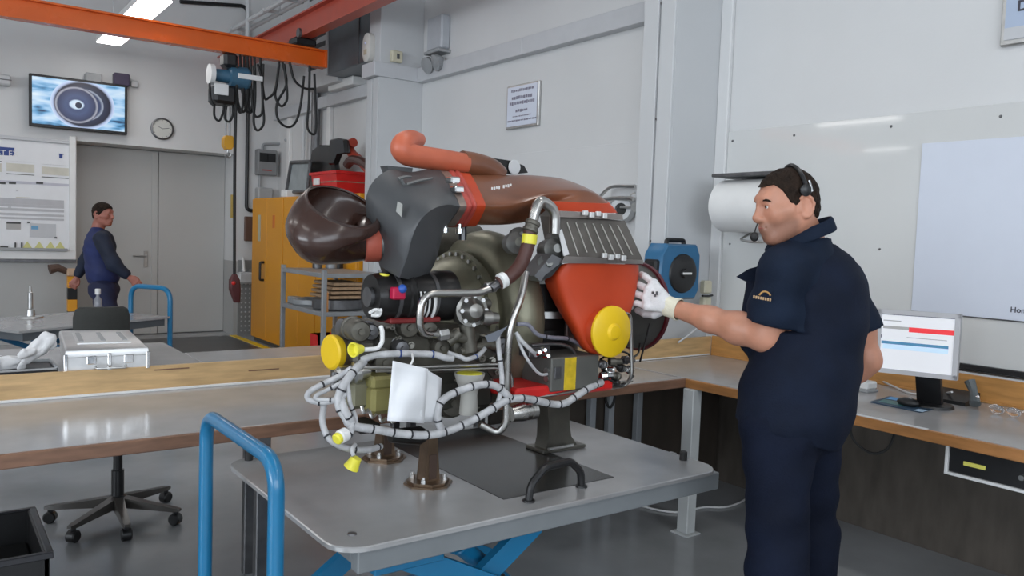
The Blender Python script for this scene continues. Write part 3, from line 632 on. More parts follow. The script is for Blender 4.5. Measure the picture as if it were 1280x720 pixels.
def ell(cx, cz, ax, az):
    return mth('SQRT', mth('ADD', mth('POWER', mth('DIVIDE', mth('SUBTRACT', X, cx), ax), 2), mth('POWER', mth('DIVIDE', mth('SUBTRACT', Z, cz), az), 2)))
def ramp(v, stops):
    r_ = N.new('ShaderNodeValToRGB'); e = r_.color_ramp.elements
    while len(e) < len(stops): e.new(.5)
    for k, (p_, c_) in zip(e, stops): k.position = p_; k.color = (*c_, 1)
    Lk.new(v, r_.inputs[0]); return r_.outputs[0]
def mixc(f, a, b):
    k = N.new('ShaderNodeMix'); k.data_type = 'RGBA'; Lk.new(f, k.inputs[0]); Lk.new(a, k.inputs[6]); Lk.new(b, k.inputs[7]); return k.outputs[2]
nz = N.new('ShaderNodeTexNoise'); nz.inputs['Scale'].default_value = 5; mpn = N.new('ShaderNodeMapping'); mpn.inputs['Scale'].default_value = (.6, 1, 2.2); Lk.new(tcn.outputs['Object'], mpn.inputs[0]); Lk.new(mpn.outputs[0], nz.inputs['Vector'])
bgc = ramp(nz.outputs[0], ((.36, (.02, .05, .12)), (.44, (.12, .35, .62)), (.52, (.38, .62, .88)), (.7, (.75, .88, 1))))
e1 = ell(.03, .02, .66, .97)
rim = ramp(e1, ((.0, (.02, .03, .07)), (.55, (.03, .05, .13)), (.62, (.35, .4, .5)), (.66, (.02, .03, .07)), (.86, (.01, .012, .03)), (.93, (.45, .55, .8)), (1, (.62, .75, .95))))
e2 = ell(-.1, -.02, .45, .72)
fan = ramp(e2, ((0, (.03, .05, .12)), (.5, (.06, .09, .2)), (.85, (.03, .04, .1)), (.93, (.4, .42, .5)), (1, (.03, .03, .07))))
e3 = ell(-.1, 0, .16, .2); hub = ramp(e3, ((0, (.8, .9, 1)), (.8, (.6, .75, .9)), (1, (.15, .2, .35))))
e4 = ell(-.06, -.02, .07, .12)
def less(v, k): return mth('LESS_THAN', v, k)
c = mixc(less(e1, 1.0), bgc, rim); c = mixc(less(e2, 1.0), c, fan); c = mixc(less(e3, 1.0), c, hub)
dk = N.new('ShaderNodeRGB'); dk.outputs[0].default_value = (.02, .03, .06, 1); c = mixc(less(e4, 1.0), c, dk.outputs[0])
bs.inputs['Base Color'].default_value = (.01, .01, .01, 1); bs.inputs['Roughness'].default_value = .3; Lk.new(c, bs.inputs['Emission Color']); bs.inputs['Emission Strength'].default_value = .95
MB().box((x0+.03, 11.115, z0+.035), (x1-.03, 11.12, z1-.03), .001).build('screen', m, t)
for px, col in ((117, GREYP), (152, mat('violet_box', (.06, .045, .09), .5))):
    q = P(px, 99, y=11.16); t = MB().box((q.x-.09, 11.13, q.z-.08), (q.x+.09, YF, q.z+.07), .01).build('media_box', col); tag(t, ('small grey box' if px == 117 else 'dark violet box')+' on the wall peeking over the television', 'box')
q = P(168, 105, y=YF-.03); t = MB().box((q.x-.04, YF-.05, q.z-.04), (q.x+.04, YF, q.z+.04), .008).build('wall_sensor', LGREY); tag(t, 'small white sensor on the wall at the right of the television', 'sensor')
a, c = P(-15, 91, y=YF-.1), P(14, 108, y=YF-.1)
t = thing('wall_speaker', 'pale box unit on the wall at the left of the television', 'speaker', (a.x, YF-.1, c.z))
MB().box((a.x, YF-.16, c.z), (c.x, YF, a.z), .02).build('body', LGREY, t); MB().box((a.x, YF-.165, (a.z+c.z)/2-.006), (c.x, YF-.16, (a.z+c.z)/2+.006), .001).build('groove', DSTEEL, t)
# wall clock
q = P(203, 161, y=YF-.03)
t = thing('wall_clock', 'round white wall clock with dark rim above the grey door', 'clock', (q.x, YF-.03, q.z-.14))
MB().lathe((q.x, YF, q.z), (0, -1, 0), [(0, .14), (.03, .14), (.036, .13), (.036, .12), (.022, .118)], 36).build('rim', DSTEEL, t)
fc = MB().lathe((q.x, YF-.005, q.z), (0, -1, 0), [(0, .119), (.021, .119)], 36).build('dial', mat('clock_dial', (.62, .62, .58), .5, var=0), t)
for a in range(0, 360, 30):
    r0 = .105; p = V((q.x+r0*math.sin(math.radians(a)), YF-.0275, q.z+r0*math.cos(math.radians(a)))); MB().box(p-V((.004, .001, .004)), p+V((.004, .001, .004)), 0).build('hour_mark', INK, fc)
for ang, l in ((300, .06), (80, .085)):
    e = V((math.sin(math.radians(ang)), 0, math.cos(math.radians(ang)))); MB().tube([V((q.x, YF-.029, q.z)), V((q.x, YF-.029, q.z))+e*l], .003, 5).build('hand', INK, t)
# ---------------- notice board at the left
BX1 = DX0-.01; BZ0 = WZ+.0; BZ1 = P(60, 178, y=YF-.04).z
t = thing('notice_board', 'white framed planning board with strips and cards left of the door', 'notice board', (.8, YF-.03, BZ0))
MB().box((-.6, YF-.05, BZ0), (BX1, YF, BZ0+.11), .006).build('frame_rail', WHITEP, t); MB().box((BX1-.075, YF-.05, BZ0+.11), (BX1, YF, BZ1+.1), .006).build('frame_rail', WHITEP, t)
xb = BX1-.075
MB().box((-.6, YF-.03, BZ0+.11), (xb, YF, BZ1), .003).build('board', PAPER, t)
MB().box((-.6, YF-.055, BZ1-.0), (xb, YF, BZ1+.04), .004).build('top_rail', TRUNK, t); MB().box((-.6, YF-.09, BZ0+.10), (xb-.02, YF-.03, BZ0+.135), .004).build('pen_tray', GREYP, t)
MB().box((-.6, YF-.06, BZ0-.035), (BX1, YF, BZ0), .003).build('lower_dark_rail', DSTEEL, t)  # dark steel strip along the board's lower edge
def bq(px, py): return P(px, py, y=YF-.032)
def card(p0, p1, m_, nm='card', th=.004):
    a, c = bq(*p0), bq(*p1); return MB().box((a.x, YF-.03-th, c.z), (c.x, YF-.03, a.z), .0005).build(nm, m_, t)
NAVY = mat('navy_header', (.03, .06, .25), .5); CREAM = mat('cream_card', (.62, .6, .52), .6); DKS = mat('dark_strip', (.06, .06, .06), .5)
hd = card((-30, 181), (18, 195), NAVY, 'header'); a = bq(-16, 192); text('lettering', 'REST EX', a+V((0, -.003, -.005)), (1, 0, 0), (0, 0, 1), .085, WHITEP, hd)
card((8, 200.5), (43, 203), DKS, 'strip'); card((8, 203.5), (43, 216), CREAM); card((8, 216.5), (43, 219.5), DKS, 'strip')
card((52, 205), (86, 207.5), DKS, 'strip'); card((52, 208), (86, 220), CREAM); card((52, 220.5), (86, 223.5), DKS, 'strip')
card((-30, 199), (2, 202), DKS, 'strip'); card((-30, 202), (2, 215), CREAM)
card((-20, 227), (86, 230), mat('lilac_strip', (.55, .55, .62), .5), 'strip')
for px in (2, 15, 49): card((px-4, 227), (px+5, 230.3), DKS, 'mark', .006)
k = card((74, 192), (78, 198), NAVY, 'emblem', .005); card((73.5, 192), (79.5, 193.5), NAVY, 'emblem', .006)
for py in (250, 253.5, 273, 257, 262, 268): card((-10, py), (80, py+.6), mat('thin_line_grey', (.5, .5, .52), .6), 'rule_line')
card((20, 246), (38, 248), CREAM, 'mark'); card((20, 237), (23, 239), TRUNK, 'mark'); card((10, 258), (14, 260), TRUNK, 'mark')
card((8, 277), (26, 287), mat('grey_photo', (.42, .41, .4), .6), 'photo'); card((8, 277), (26, 280), DKS, 'strip', .005)
card((37, 279), (70, 297), TRUNK, 'photo'); card((39, 282), (48, 287), mat('blue_mark', (.15, .35, .55), .5), 'mark', .006)
for px in (35, 69): card((px-1, 277 if px == 35 else 296), (px+2, 279 if px == 35 else 298), DKS, 'magnet', .012)
for px in (34, 49, 63, 75):
    a = bq(px, 311); w = .055; MB().prism([(a.x-w, YF-.036, a.z), (a.x+w, YF-.036, a.z), (a.x, YF-.036, a.z+.09)], (0, .006, 0)).build('warning_triangle', mat('pale_yellow', (.62, .6, .25), .5), t)
for px in (18, 26): card((px, 303), (px+2, 311), DKS, 'pen', .02)
card((0, 307), (10, 311), DKS, 'mark', .02)
# ---------------- control box, conduits and perforated panel at the far corner
c0, c1 = P(320, 185, y=YF-.1), P(348, 220, y=YF-.1)
q0, q1 = P(322, 186, y=YF-.12), P(346, 220, y=YF-.12)
t = thing('control_box', 'grey electrical control box with two dark windows in the far corner', 'control box', ((q0.x+q1.x)/2, YF-.08, q1.z))
MB().box((q0.x, YF-.14, q1.z), (q1.x, YF, q0.z), .012).build('housing', mat('control_grey', (.23, .235, .24), .5), t)
for k in (.3, .68): x = q0.x+(q1.x-q0.x)*k; MB().box((x-.06, YF-.147, q0.z-.17), (x+.06, YF-.14, q0.z-.05), .003).build('dark_window', BLACKP, t)
MB().box((q0.x+.06, YF-.146, q1.z+.06), (q1.x-.08, YF-.14, q1.z+.075), .001).build('red_label', mat('red_label', (.4, .06, .05), .5), t)
MB().tube(fillet([(q0.x+.1, YF-.03, q0.z), (q0.x+.1, YF-.03, q0.z+.08), (q1.x+.2, YF-.03, q0.z+.12), (XW-.02, YF-.3, q0.z+.14)], .05), .018, 8).build('conduit', GREYP, t)
MB().tube([(q0.x+.06, YF-.05, q1.z), (q0.x+.06, YF-.05, q1.z-.25)], .02, 8).build('conduit', GREYP, t)
q = P(330, 240, y=YF-.1); t = MB().box((q.x-.1, YF-.15, q.z-.1), (q.x+.12, YF, q.z+.06), .02).build('junction_box', mat('worn_grey_box', (.4, .4, .4), .6)); tag(t, 'worn light grey junction box below the control box', 'junction box')
q0, q1 = P(300, 325, y=YF-.02), P(316, 418, y=YF-.02)
t = thing('perforated_panel', 'grey perforated metal panel standing low beside the yellow cabinet', 'panel', ((q0.x+q1.x)/2, YF-.02, q1.z))
MB().box((q0.x-.02, YF-.02, q1.z), (q1.x+.12, YF+.004, q0.z), .002).build('plate', mat('perforated_grey', (.27, .28, .28), .5, .3), t)
b = MB()
for i in range(5):
    for j in range(14): b.lathe((q0.x+.03+i*.055, YF-.02, q1.z+.06+j*.065), (0, -1, 0), [(0, .014), (.003, .012)], 6)
b.build('holes', mat('hole_bright', (.5, .51, .52), .4), t, kind='stuff')
q = P(305, 340, y=YF-.08); t = thing('white_bracket', 'white tool rest fixed above the perforated panel', 'bracket', (q.x, YF-.08, q.z-.2)); MB().tube([(q.x, YF-.03, q.z+.2), (q.x, YF-.08, q.z)], .02, 8).build('rod', WHITEP, t); MB().box((q.x-.09, YF-.14, q.z-.16), (q.x+.12, YF-.02, q.z), .03).build('holder', LGREY, t)
q = P(311, 286, y=YF-.03); t = MB().box((q.x-.06, YF-.06, q.z-.17), (q.x+.06, YF, q.z+.17), .01).build('wall_switch_box', mat('brown_switch', (.13, .07, .05), .5)); tag(t, 'brown switch box on the white wall beside the yellow cabinet', 'switch')
q = P(291, 258, y=YF-.01); t = MB().box((q.x-.03, YF-.02, q.z-.16), (q.x+.03, YF, q.z+.16), .004).build('wall_label', mat('ochre_label', (.5, .36, .1), .5)); tag(t, 'ochre label strip on the wall right of the door', 'label')
pts = fillet([P(306, 20, y=YF-.03), P(306, 262, y=YF-.03), P(317, 264, y=YF-.03)], .08)
pts = fillet([P(225, 2, y=YF-.03), P(309, 2, y=YF-.03)+V((0, 0, -.06)), P(311, 60, y=YF-.03), P(308, 262, y=YF-.03), P(318, 264, y=YF-.03)], .1)
tag(MB().tube(pts, .025, 8).build('wall_conduit', BLACKP), 'long black conduit running down the far wall beside the door', 'conduit')
for i, (px, lb) in enumerate(((395, 'grey steel pipe rising on the wall behind the crane beam end'), (380, 'thin white pipe on the far wall left of the grey steel pipe'))):
    a = P(px, 130, x=XW-.08); top = 3.25 if i == 0 else 2.95
    tag(MB().cyl((XW-.08, a.y, 1.95), (XW-.08, a.y, top), .055 if i == 0 else .025, 10).build('wall_pipe', DSTEEL if i == 0 else LGREY), lb, 'pipe')
for px, lb in ((412, 'white cover strip on the wall beside the grey steel pipe'), (362, 'slim white wall post near the far corner')):
    a = P(px, 150, x=XW-.03); MBo = MB().box((XW-.05, a.y-.05, .0), (XW, a.y+.05, 3.0), .006).build('wall_post', WHITEP); tag(MBo, lb, 'post')
# ================================================================== crane
def ibeam(b, a, c, h, w, tf=.016, tw=.012):
    """I section between a and c (centre of the section)."""
    a = V(a); c = V(c); d = (c-a).normalized(); s = d.cross(V((0, 0, 1))).normalized(); z = V((0, 0, 1))
    for (s0, s1, z0, z1) in ((-w/2, w/2, h/2-tf, h/2), (-w/2, w/2, -h/2, -h/2+tf), (-tw/2, tw/2, -h/2+tf, h/2-tf)):
        b.prism([a+s*s0+z*z0, a+s*s1+z*z0, a+s*s1+z*z1, a+s*s0+z*z1], c-a)
    return b
BY = 8.4; be = P(405, 78, y=BY)
BZ0, BZ1 = P(300, 69, y=BY).z, P(300, 45.5, y=BY).z
t = thing('crane_beam', 'orange crane beam running across the hall with the chain hoist', 'crane beam', (0, BY, BZ0))
ibeam(MB(), (-6, BY, (BZ0+BZ1)/2), (be.x, BY, (BZ0+BZ1)/2), BZ1-BZ0, .12).build('girder', ORANGEB, t)
MB().box((be.x-.01, BY-.07, BZ0), (be.x+.012, BY+.07, BZ1), .003).build('end_plate', ORANGEB, t)
RX = 3.3; rz0, rz1 = P(400, 39, x=RX).z, P(400, 8, x=RX).z
t = thing('crane_runway', 'second orange beam crossing above the first along the wall', 'crane beam', (RX, 7, rz0))
ibeam(MB(), (RX, 4.8, (rz0+rz1)/2), (RX, YF, (rz0+rz1)/2), rz1-rz0, .13).build('girder', mat('orange_red_beam', (.5, .085, .05), .35, var=.06), t)
for y in (5.5, 10.2): MB().cyl((RX, y, rz1), (RX, y, 5.2), .03, 8).build('hanger_rod', LGREY, t)
t = thing('beam_carriage', 'dark carriage linking the two orange beams', 'carriage', (RX, BY, BZ1))
MB().box((RX-.12, BY-.1, BZ1), (RX+.12, BY+.1, rz0), .02).build('body', BLACKP, t)
for sx in (-1, 1): MB().cyl((RX+sx*.075, BY-.12, rz0+.03), (RX+sx*.1, BY-.12, rz0+.03), .05, 12).build('wheel', DSTEEL, t)
# chain hoist
HB = mat('hoist_blue', (.045, .125, .2), .4, var=.1)
hc = P(287, 96, y=BY)
t = thing('chain_hoist', 'blue and black electric chain hoist hanging from the orange beam', 'hoist', (hc.x, BY, 2.3))
xl, xr = P(261, 96, y=BY).x, P(313, 96, y=BY).x
MB().box((hc.x-.08, BY-.09, hc.z+.08), (hc.x+.06, BY+.09, BZ0), .03).build('trolley_block', BLACKP, t)
MB().lathe((xl+.05, BY, hc.z), (1, 0, 0), [(0, .06), (.14, .07), (.15, .11), (.32, .115), (.33, .1), (xr-xl-.07, .1), (xr-xl-.06, .08)], 20).build('motor', HB, t)
MB().lathe((xl, BY, hc.z), (1, 0, 0), [(0, .1), (.045, .1)], 20).build('white_end_cap', WHITEP, t)
MB().box((hc.x+.05, BY-.118, hc.z-.02), (hc.x+.3, BY-.1, hc.z+.03), .003).build('white_stripe', WHITEP, t)
b0, b1 = P(264, 106, y=BY), P(291, 133, y=BY)
MB().box((b0.x, BY-.13, b1.z), (b1.x, BY+.13, b0.z), .03).build('chain_box', BLACKP, t)
MB().box((b0.x-.005, BY-.14, b1.z+.08), (b0.x+.13, BY-.128, b0.z-.0), .003).build('white_plate', WHITEP, t)
for px in (282.5, 287.5):
    a, c = P(px, 133, y=BY), P(px, 172, y=BY); b = MB(); nl = 16
    for i in range(nl):
        z = a.z+(c.z-a.z)*i/nl; L = (a.z-c.z)/nl*1.15
        b.tube(fillet([(a.x, BY, z), (a.x, BY, z-L)], .01), .008, 5)
    b.build('chain', DSTEEL, t)
k0 = P(285, 170, y=BY); k1 = P(285, 187, y=BY)
MB().rings([[V((k0.x+sx*w, BY+sy*.05, z)) for sx, sy in ((-1, -1), (1, -1), (1, 1), (-1, 1))] for z, w in ((k0.z, .03), (k0.z-.03, .05), (k1.z+.04, .05), (k1.z, .025))]).build('hook_block', mat('hook_yellow', (.62, .3, .01), .4), t)
MB().tube([(k1.x, BY, k1.z), (k1.x, BY, k1.z-.03), (k1.x+.025, BY, k1.z-.05), (k1.x+.01, BY, k1.z-.08), (k1.x-.03, BY, k1.z-.06)], .01, 8, 4).build('hook', STEEL, t)
for i, pp in enumerate(([(268, 130), (268, 145), (274, 151), (279, 140), (280, 132)], [(283, 132), (281, 147), (286, 152), (291, 143), (290, 118)], [(292, 118), (297, 134), (300, 141), (303, 135), (304, 110)], [(262, 104), (263, 122), (267, 133)])):
    MB().tube([P(*p, y=BY-.02*i) for p in pp], .012, 6, 5).build('cable_loop', BLACKR, t)
# festoon cable loops hanging from the beam, each one loop
loops = ([(313, 80), (314, 110), (317, 140), (322, 146), (328, 138), (327, 100), (322, 80)], [(318, 80), (319, 120), (317, 150), (320, 162), (326, 161), (330, 150), (328, 120), (329, 80)], [(325, 80), (330, 120), (336, 122), (344, 112), (349, 80)],
         [(349, 80), (346, 105), (344, 120), (350, 132), (356, 130), (359, 118), (355, 80)], [(353, 80), (358, 105), (346, 130), (348, 150), (360, 159), (370, 152), (376, 130), (380, 95)], [(362, 82), (368, 100), (380, 110), (392, 111)], [(387, 92), (386, 130), (384, 158), (391, 168), (395, 160), (394, 120), (393, 92)],
         [(309, 84), (310, 115), (307, 135), (303, 140), (298, 130), (296, 112)], [(300, 82), (302, 110), (308, 128), (312, 138), (316, 128), (318, 100), (317, 82)], [(305, 82), (306, 130), (311, 141), (316, 138)])
order = sorted(range(len(loops)), key=lambda k: sum(p[0] for p in loops[k])/len(loops[k])); ORD = ('first', 'second', 'third', 'fourth', 'fifth', 'sixth', 'seventh', 'eighth', 'ninth', 'tenth')
for i, pp in enumerate(loops):
    pts = [P(*p, y=BY-.03+.012*(i % 5)) for p in pp]; 
    pts[0].z = max(pts[0].z, BZ0-.0)
    tag(MB().tube(pts, .013, 6, 5).build('festoon_cable', BLACKR), 'black hanging cable loop under the orange beam, '+ORD[order.index(i)]+' counted from the chain hoist', 'cable', 'festoon cables under the crane beam')
# pendant control
a = P(296, 100, y=BY-.06); e = P(293, 345, y=BY-.06)
t = thing('pendant_control', 'dark red pendant control hanging on a long black cable', 'controller', (e.x, BY-.06, 1.0))
MB().tube([(a.x, BY-.06, BZ0-.1), (a.x-.01, BY-.06, 2.2), (e.x, BY-.06, e.z)], .016, 8, 5).build('cable', BLACKR, t)
z2 = P(294, 362, y=BY-.06).z; z3 = P(294, 378, y=BY-.06).z
MB().rings([rrect(e.x-.02, e.x+.02, BY-.08, BY-.04, .01, e.z+.02), rrect(e.x-.05, e.x+.05, BY-.1, BY-.02, .02, e.z-.04), rrect(e.x-.05, e.x+.06, BY-.1, BY-.02, .02, z2), rrect(e.x-.0, e.x+.055, BY-.09, BY-.03, .012, z3)]).build('grip', mat('pendant_dark_red', (.09, .02, .02), .5), t)
MB().ball((e.x-.02, BY-.1, (e.z+z2)/2), .022, 10).build('button', REDP, t)
# ventilation box, grille, white box, white ceiling pipes
a, c = P(408, 92, x=3.72), P(452, 70, x=3.72)
DY0, DY1 = 7.47, P(408, 60, x=3.72).y
t = thing('ventilation_box', 'dark grey ventilation box high on the wall beside the pillar', 'ventilation', (3.9, (DY0+DY1)/2, 3.24))
MB().box((3.72, DY0+.02, 3.24), (XW, DY1, 4.6), .01).build('casing', mat('duct_grey', (.13, .15, .165), .35, .4, var=.1), t)
MB().box((3.705, DY1-.06, 3.24), (3.725, DY1, 4.6), .004).build('edge_strip', LGREY, t)
MB().box((3.71, 7.9, 3.24), (3.72, 7.92, 4.6), .001).build('seam', DSTEEL, t)
t = thing('louvre_grille', 'grey louvre grille with black slots beside the ventilation box', 'grille', (3.95, DY1+.45, 3.25))
MB().box((3.86, DY1+.02, 3.2), (XW-.002, DY1+.95, 4.5), .006).build('casing', LGREY, t)
for i in range(9):
    z = 3.42+i*.12
    MB().prism([(3.855, DY1+.12, z), (3.855, DY1+.86, z), (3.855, DY1+.86, z+.055), (3.855, DY1+.12, z+.055)], (.006, 0, 0)).build('slot', BLACKP, t)
a, c = P(412, 100, x=3.95), P(443, 84, x=3.95)
t = MB().box((3.93, c.y, 3.142), (XW, a.y, 3.238), .008).build('wall_duct_box', WHITEP); 
tag(t, 'long white box under the ventilation box on the wall ledge', 'junction box')
t = thing('ceiling_pipe', 'pale double pipe rail hanging at an angle behind the crane beams', 'pipe', (2.9, 9.5, 3.95))
for dz, dx in ((0, 0), (.0, .16)):
    a, c = P(285, 40, y=10.9)+V((dx, 0, dz)), P(380, -14, y=8.6)+V((dx, 0, dz)); MB().tube([a, c], .028, 8).build('pipe', LGREY, t)
for k in (.1, .55, .8): p = a*(1-k)+c*k; MB().box(p+V((-.2, -.02, -.02)), p+V((.04, .02, .02)), .004).build('cross_bar', LGREY, t); MB().cyl(p, (p.x, p.y, 5.2), .01, 6).build('hanger', LGREY, t)
# devices on the far pillar
q = P(462, 60, x=3.6)
t = thing('alarm_device', 'pale oval alarm device on the front of the far pillar', 'alarm', (3.59, q.y, q.z-.15))
R = [[(x, q.y+w*math.cos(a)*.085, q.z+w*(.06*(1 if math.sin(a) > 0 else -1)+.085*math.sin(a))) for a in (2*math.pi*i/24 for i in range(24))] for x, w in ((3.62, .95), (3.60, 1), (3.565, .97), (3.555, .8))]
MB().rings(R).build('housing', mat('alarm_cream', (.62, .6, .56), .4), t); MB().ball((3.556, q.y, q.z+.04), .014, 8).build('lamp', mat('pale_violet_lens', (.6, .6, .8), .3), t); MB().box((3.55, q.y-.03, q.z-.07), (3.558, q.y+.03, q.z-.02), .002).build('label', mat('tan_label', (.5, .42, .3), .5), t)
q = P(495, 71, y=7.2)
t = thing('pillar_socket', 'small cream socket box on the pillar just above its cap', 'socket', (q.x, 7.2, q.z-.06)); MB().box((q.x-.06, 7.165, q.z-.055), (q.x+.06, 7.22, q.z+.055), .01).build('box', mat('cream_plastic', (0, 0, 0)), t); MB().box((q.x-.01, 7.158, q.z-.025), (q.x+.02, 7.166, q.z+.025), .003).build('switch', DSTEEL, t)
q = P(547, 42, x=XW-.06)
t = thing('emergency_light', 'pale emergency light with two round lamps on the wall above the ledge', 'emergency light', (XW-.06, q.y, q.z-.35))
MB().box((XW-.1, q.y-.14, q.z-.16), (XW, q.y+.14, q.z+.16), .015).build('battery_box', mat('pale_box', (.45, .47, .5), .45), t)
MB().box((XW-.14, q.y-.16, q.z-.2), (XW, q.y+.12, q.z-.17), .006).build('bracket', GREYP, t)
for dy in (-.1, .08): MB().lathe((XW-.05, q.y+dy, q.z-.27), (-1, .15*(1 if dy < 0 else -1), -.4), [(0, .04), (.05, .075), (.09, .08), (.095, .07)], 16).build('lamp_head', mat('lamp_grey', (.3, .31, .32), .35), t)
# ================================================================== yellow cabinets, rack, and what stands on them
CX = 3.55; CT = 1.88
YC = mat('cabinet_yellow', (.68, .285, .008), .4, var=.05, scale=2)
for i, (y0, y1, lb) in enumerate(((P(353, 300, x=CX).y, P(315, 300, x=CX).y, 'yellow steel cabinet with a dark handle nearest to the double door'), (8.55, P(353, 300, x=CX).y-.02, 'yellow steel cabinet seen through the left end of the rack'), (7.5, 8.53, 'yellow steel cabinet hidden behind the engine intake and rack'))):
    t = thing('steel_cabinet', lb, 'cabinet', ((CX+XW)/2, (y0+y1)/2, 0), 'yellow cabinets along the wall')
    MB().box((CX+.02, y0, .05), (XW-.02, y1, CT), .006).build('body', YC, t); MB().box((CX+.04, y0+.02, 0), (XW-.04, y1-.02, .05), .004).build('plinth', DSTEEL, t)
    ym = (y0+y1)/2
    for s0, s1, nm in ((y0+.005, ym-.003, -1), (ym+.003, y1-.005, 1)):
        dd = MB().box((CX, s0, .06), (CX+.02, s1, CT-.01), .004).build('door', YC, t)
        if nm > 0 and i == 0:
            h0 = P(330, 328, x=CX); h1 = P(330, 350, x=CX); MB().tube(fillet([(CX, h0.y, h0.z), (CX-.05, h0.y, h0.z), (CX-.05, h0.y, h1.z), (CX, h0.y, h1.z)], .02), .016, 8).build('handle', BLACKP, dd)
            q = P(324, 285, x=CX-.002); MB().box((CX-.003, q.y-.05, q.z-.17), (CX, q.y+.05, q.z+.17), .001).build('notice', mat('grey_notice', (.45, .42, .3), .5), dd)
        if nm < 0 and i == 0:
            q = P(342, 277, x=CX-.002); MB().box((CX-.003, q.y-.04, q.z-.08), (CX, q.y+.04, q.z+.08), .001).build('warning_label', mat('orange_label', (.6, .15, .02), .5), dd)
t = MB().box((CX-.12, 9.5, 0), (CX-.03, 11.2, .006), .001).build('floor_marking', YEL); tag(t, 'yellow marking line on the floor in front of the yellow cabinet', 'floor marking')
t = MB().box((1.95, 6.6, 0), (3.4, 11.2, .004), .001).build('floor_mat', mat('dark_floor_mat', (.06, .062, .064), .35, var=.2, scale=3)); tag(t, 'dark grey mat area on the floor in front of the double door', 'mat')
# red crate with hoses, black seat-like covers, grey tray, white box on top of the cabinets
def topP(px, py): return P(px, py, x=3.62)
t0 = topP(421, 236); c1 = V((3.62, 8.12, CT))
t = thing('red_crate', 'red plastic crate with white label on top of the yellow cabinets', 'crate', (3.85, 7.9, CT))
xa, xb, ya, yb, h_ = 3.6, 4.05, 8.14, 8.84, .26
def ringc(k, z): return [V((( xa+xb)/2+(x-(xa+xb)/2)*k, (ya+yb)/2+(y-(ya+yb)/2)*k, z)) for x, y in ((xa, ya), (xb, ya), (xb, yb), (xa, yb))]
MB().rings([ringc(.9, CT+.05), ringc(.88, CT), ringc(1, CT+h_), ringc(1.06, CT+h_), ringc(1.06, CT+h_-.03), ringc(.98, CT+h_-.03)][1:], True, False).build('shell', REDP, t, ang=20)
MB().rings([ringc(.95, CT+h_-.12), ringc(.95, CT+h_-.1)]).build('packed_parts', mat('tan_parts', (.28, .2, .14), .7, var=.4, scale=12, bump=.5, bscale=10), t)
MB().box((xa-.012, yb-.25, CT+.12), (xa+.004, yb-.1, CT+.19), .001).build('label', WHITEP, t)
HOSE = mat('red_hose', (.42, .06, .035), .45, var=.15)
pts = [P(*p, x=3.74) for p in ((442, 178), (436, 182), (440, 192), (448, 199), (455, 206), (462, 214))]
tag(MB().tube(pts, .05, 10, 5).build('red_hose', HOSE), 'bent red hose sticking up out of the red crate', 'hose')
pts = [P(*p, x=3.7) for p in ((434, 206), (440, 200), (452, 202), (462, 209), (468, 212))]
tag(MB().tube(pts, .05, 10, 4).build('brown_hose', mat('dark_brown_hose', (.07, .03, .025), .4)), 'dark brown hose end lying on the red crate beside the red hose', 'hose')
for pp, lb, d_ in (([(383, 219), (389, 187), (397, 181), (412, 181), (417, 219)], 'larger black cover standing at the left end of the red crate', .12), ([(411, 174), (420, 172), (430, 174), (432, 191), (421, 193), (416, 206), (409, 206)], 'black curved cover standing upright out of the red crate', .06)):
    Q = [P(*p, x=3.74 if d_ > .1 else 3.62) for p in pp]; b = MB(); n_ = len(Q); cq = sum(Q, V((0, 0, 0)))/n_
    R = [[cq+(q-cq)*k+V((dx, 0, 0)) for q in Q] for dx, k in ((0, .88), (.03, 1), (d_*.6, 1), (d_*.6+.03, .9))]
    b.rings(R); tag(b.build('black_cover', mat('black_gloss_cover', (.013, .012, .012), .25, var=.2)), lb, 'cover')
Q = [P(*p, x=3.66) for p in ((358, 240), (364, 203), (388, 202), (384, 240))]; 
t = thing('grey_tray', 'dark framed clear tray leaning beside the red crate on the cabinet', 'tray', V((3.7, Q[0].y, CT)))
for i in range(4): MB().tube([Q[i], Q[(i+1) % 4]], .022, 8).build('frame_bar', DSTEEL, t)
MB().prism([q+V((.01, 0, 0)) for q in Q], (.004, 0, 0)).build('pane', mat('grey_pane', (.3, .33, .34), .25, var=.1), t)
q = P(355, 246, x=3.57); t = MB().box((CX+.02, q.y-.08, CT), (CX+.2, q.y+.1, CT+.085), .006).build('small_box', WHITEP); tag(t, 'small white box on the top corner of the yellow cabinet', 'box')
# rack
RXL, RY0 = 2.9, P(404, 342, x=2.9).y; RY1 = P(351, 334, x=2.9).y; RXR = 3.5
t = thing('storage_rack', 'grey steel rack with three shelves in front of the yellow cabinets', 'rack', ((RXL+RXR)/2, (RY0+RY1)/2, 0))
RK = mat('rack_grey', (.3, .31, .32), .45, .3, var=.08)
zs = (P(404, 342, x=RXL).z-.02, P(404, 391, x=RXL).z-.02, .28)
for x in (RXL, RXR-.04):
    for y in (RY0, RY1-.04): MB().box((x, y, 0), (x+.04, y+.04, zs[0]+.05), .003).build('upright', RK, t)
for z in zs: MB().box((RXL+.002, RY0+.002, z-.02), (RXR-.002, RY1-.002, z+.02), .003).build('shelf', RK, t)
def shelfbox(name, x0, x1, y0, y1, z, h, m, lb, cat, g=None): o = MB().box((x0, y0, z), (x1, y1, z+h), .008).build(name, m); tag(o, lb, cat, g); return o
z = zs[1]+.02
WD = mat('plywood', (.34, .22, .13), .6, var=.2, scale=6, stretch=(6, 1, 6))
for i in range(4): shelfbox('wooden_board', 2.98+.012*i, 3.36-.015*i, RY0+.03, RY0+.5, z+.115+i*.04, .028, WD, ('lowest', 'second', 'third', 'topmost')[i]+' brown board of the pile behind the black starter cylinder', 'board', 'boards on the rack')
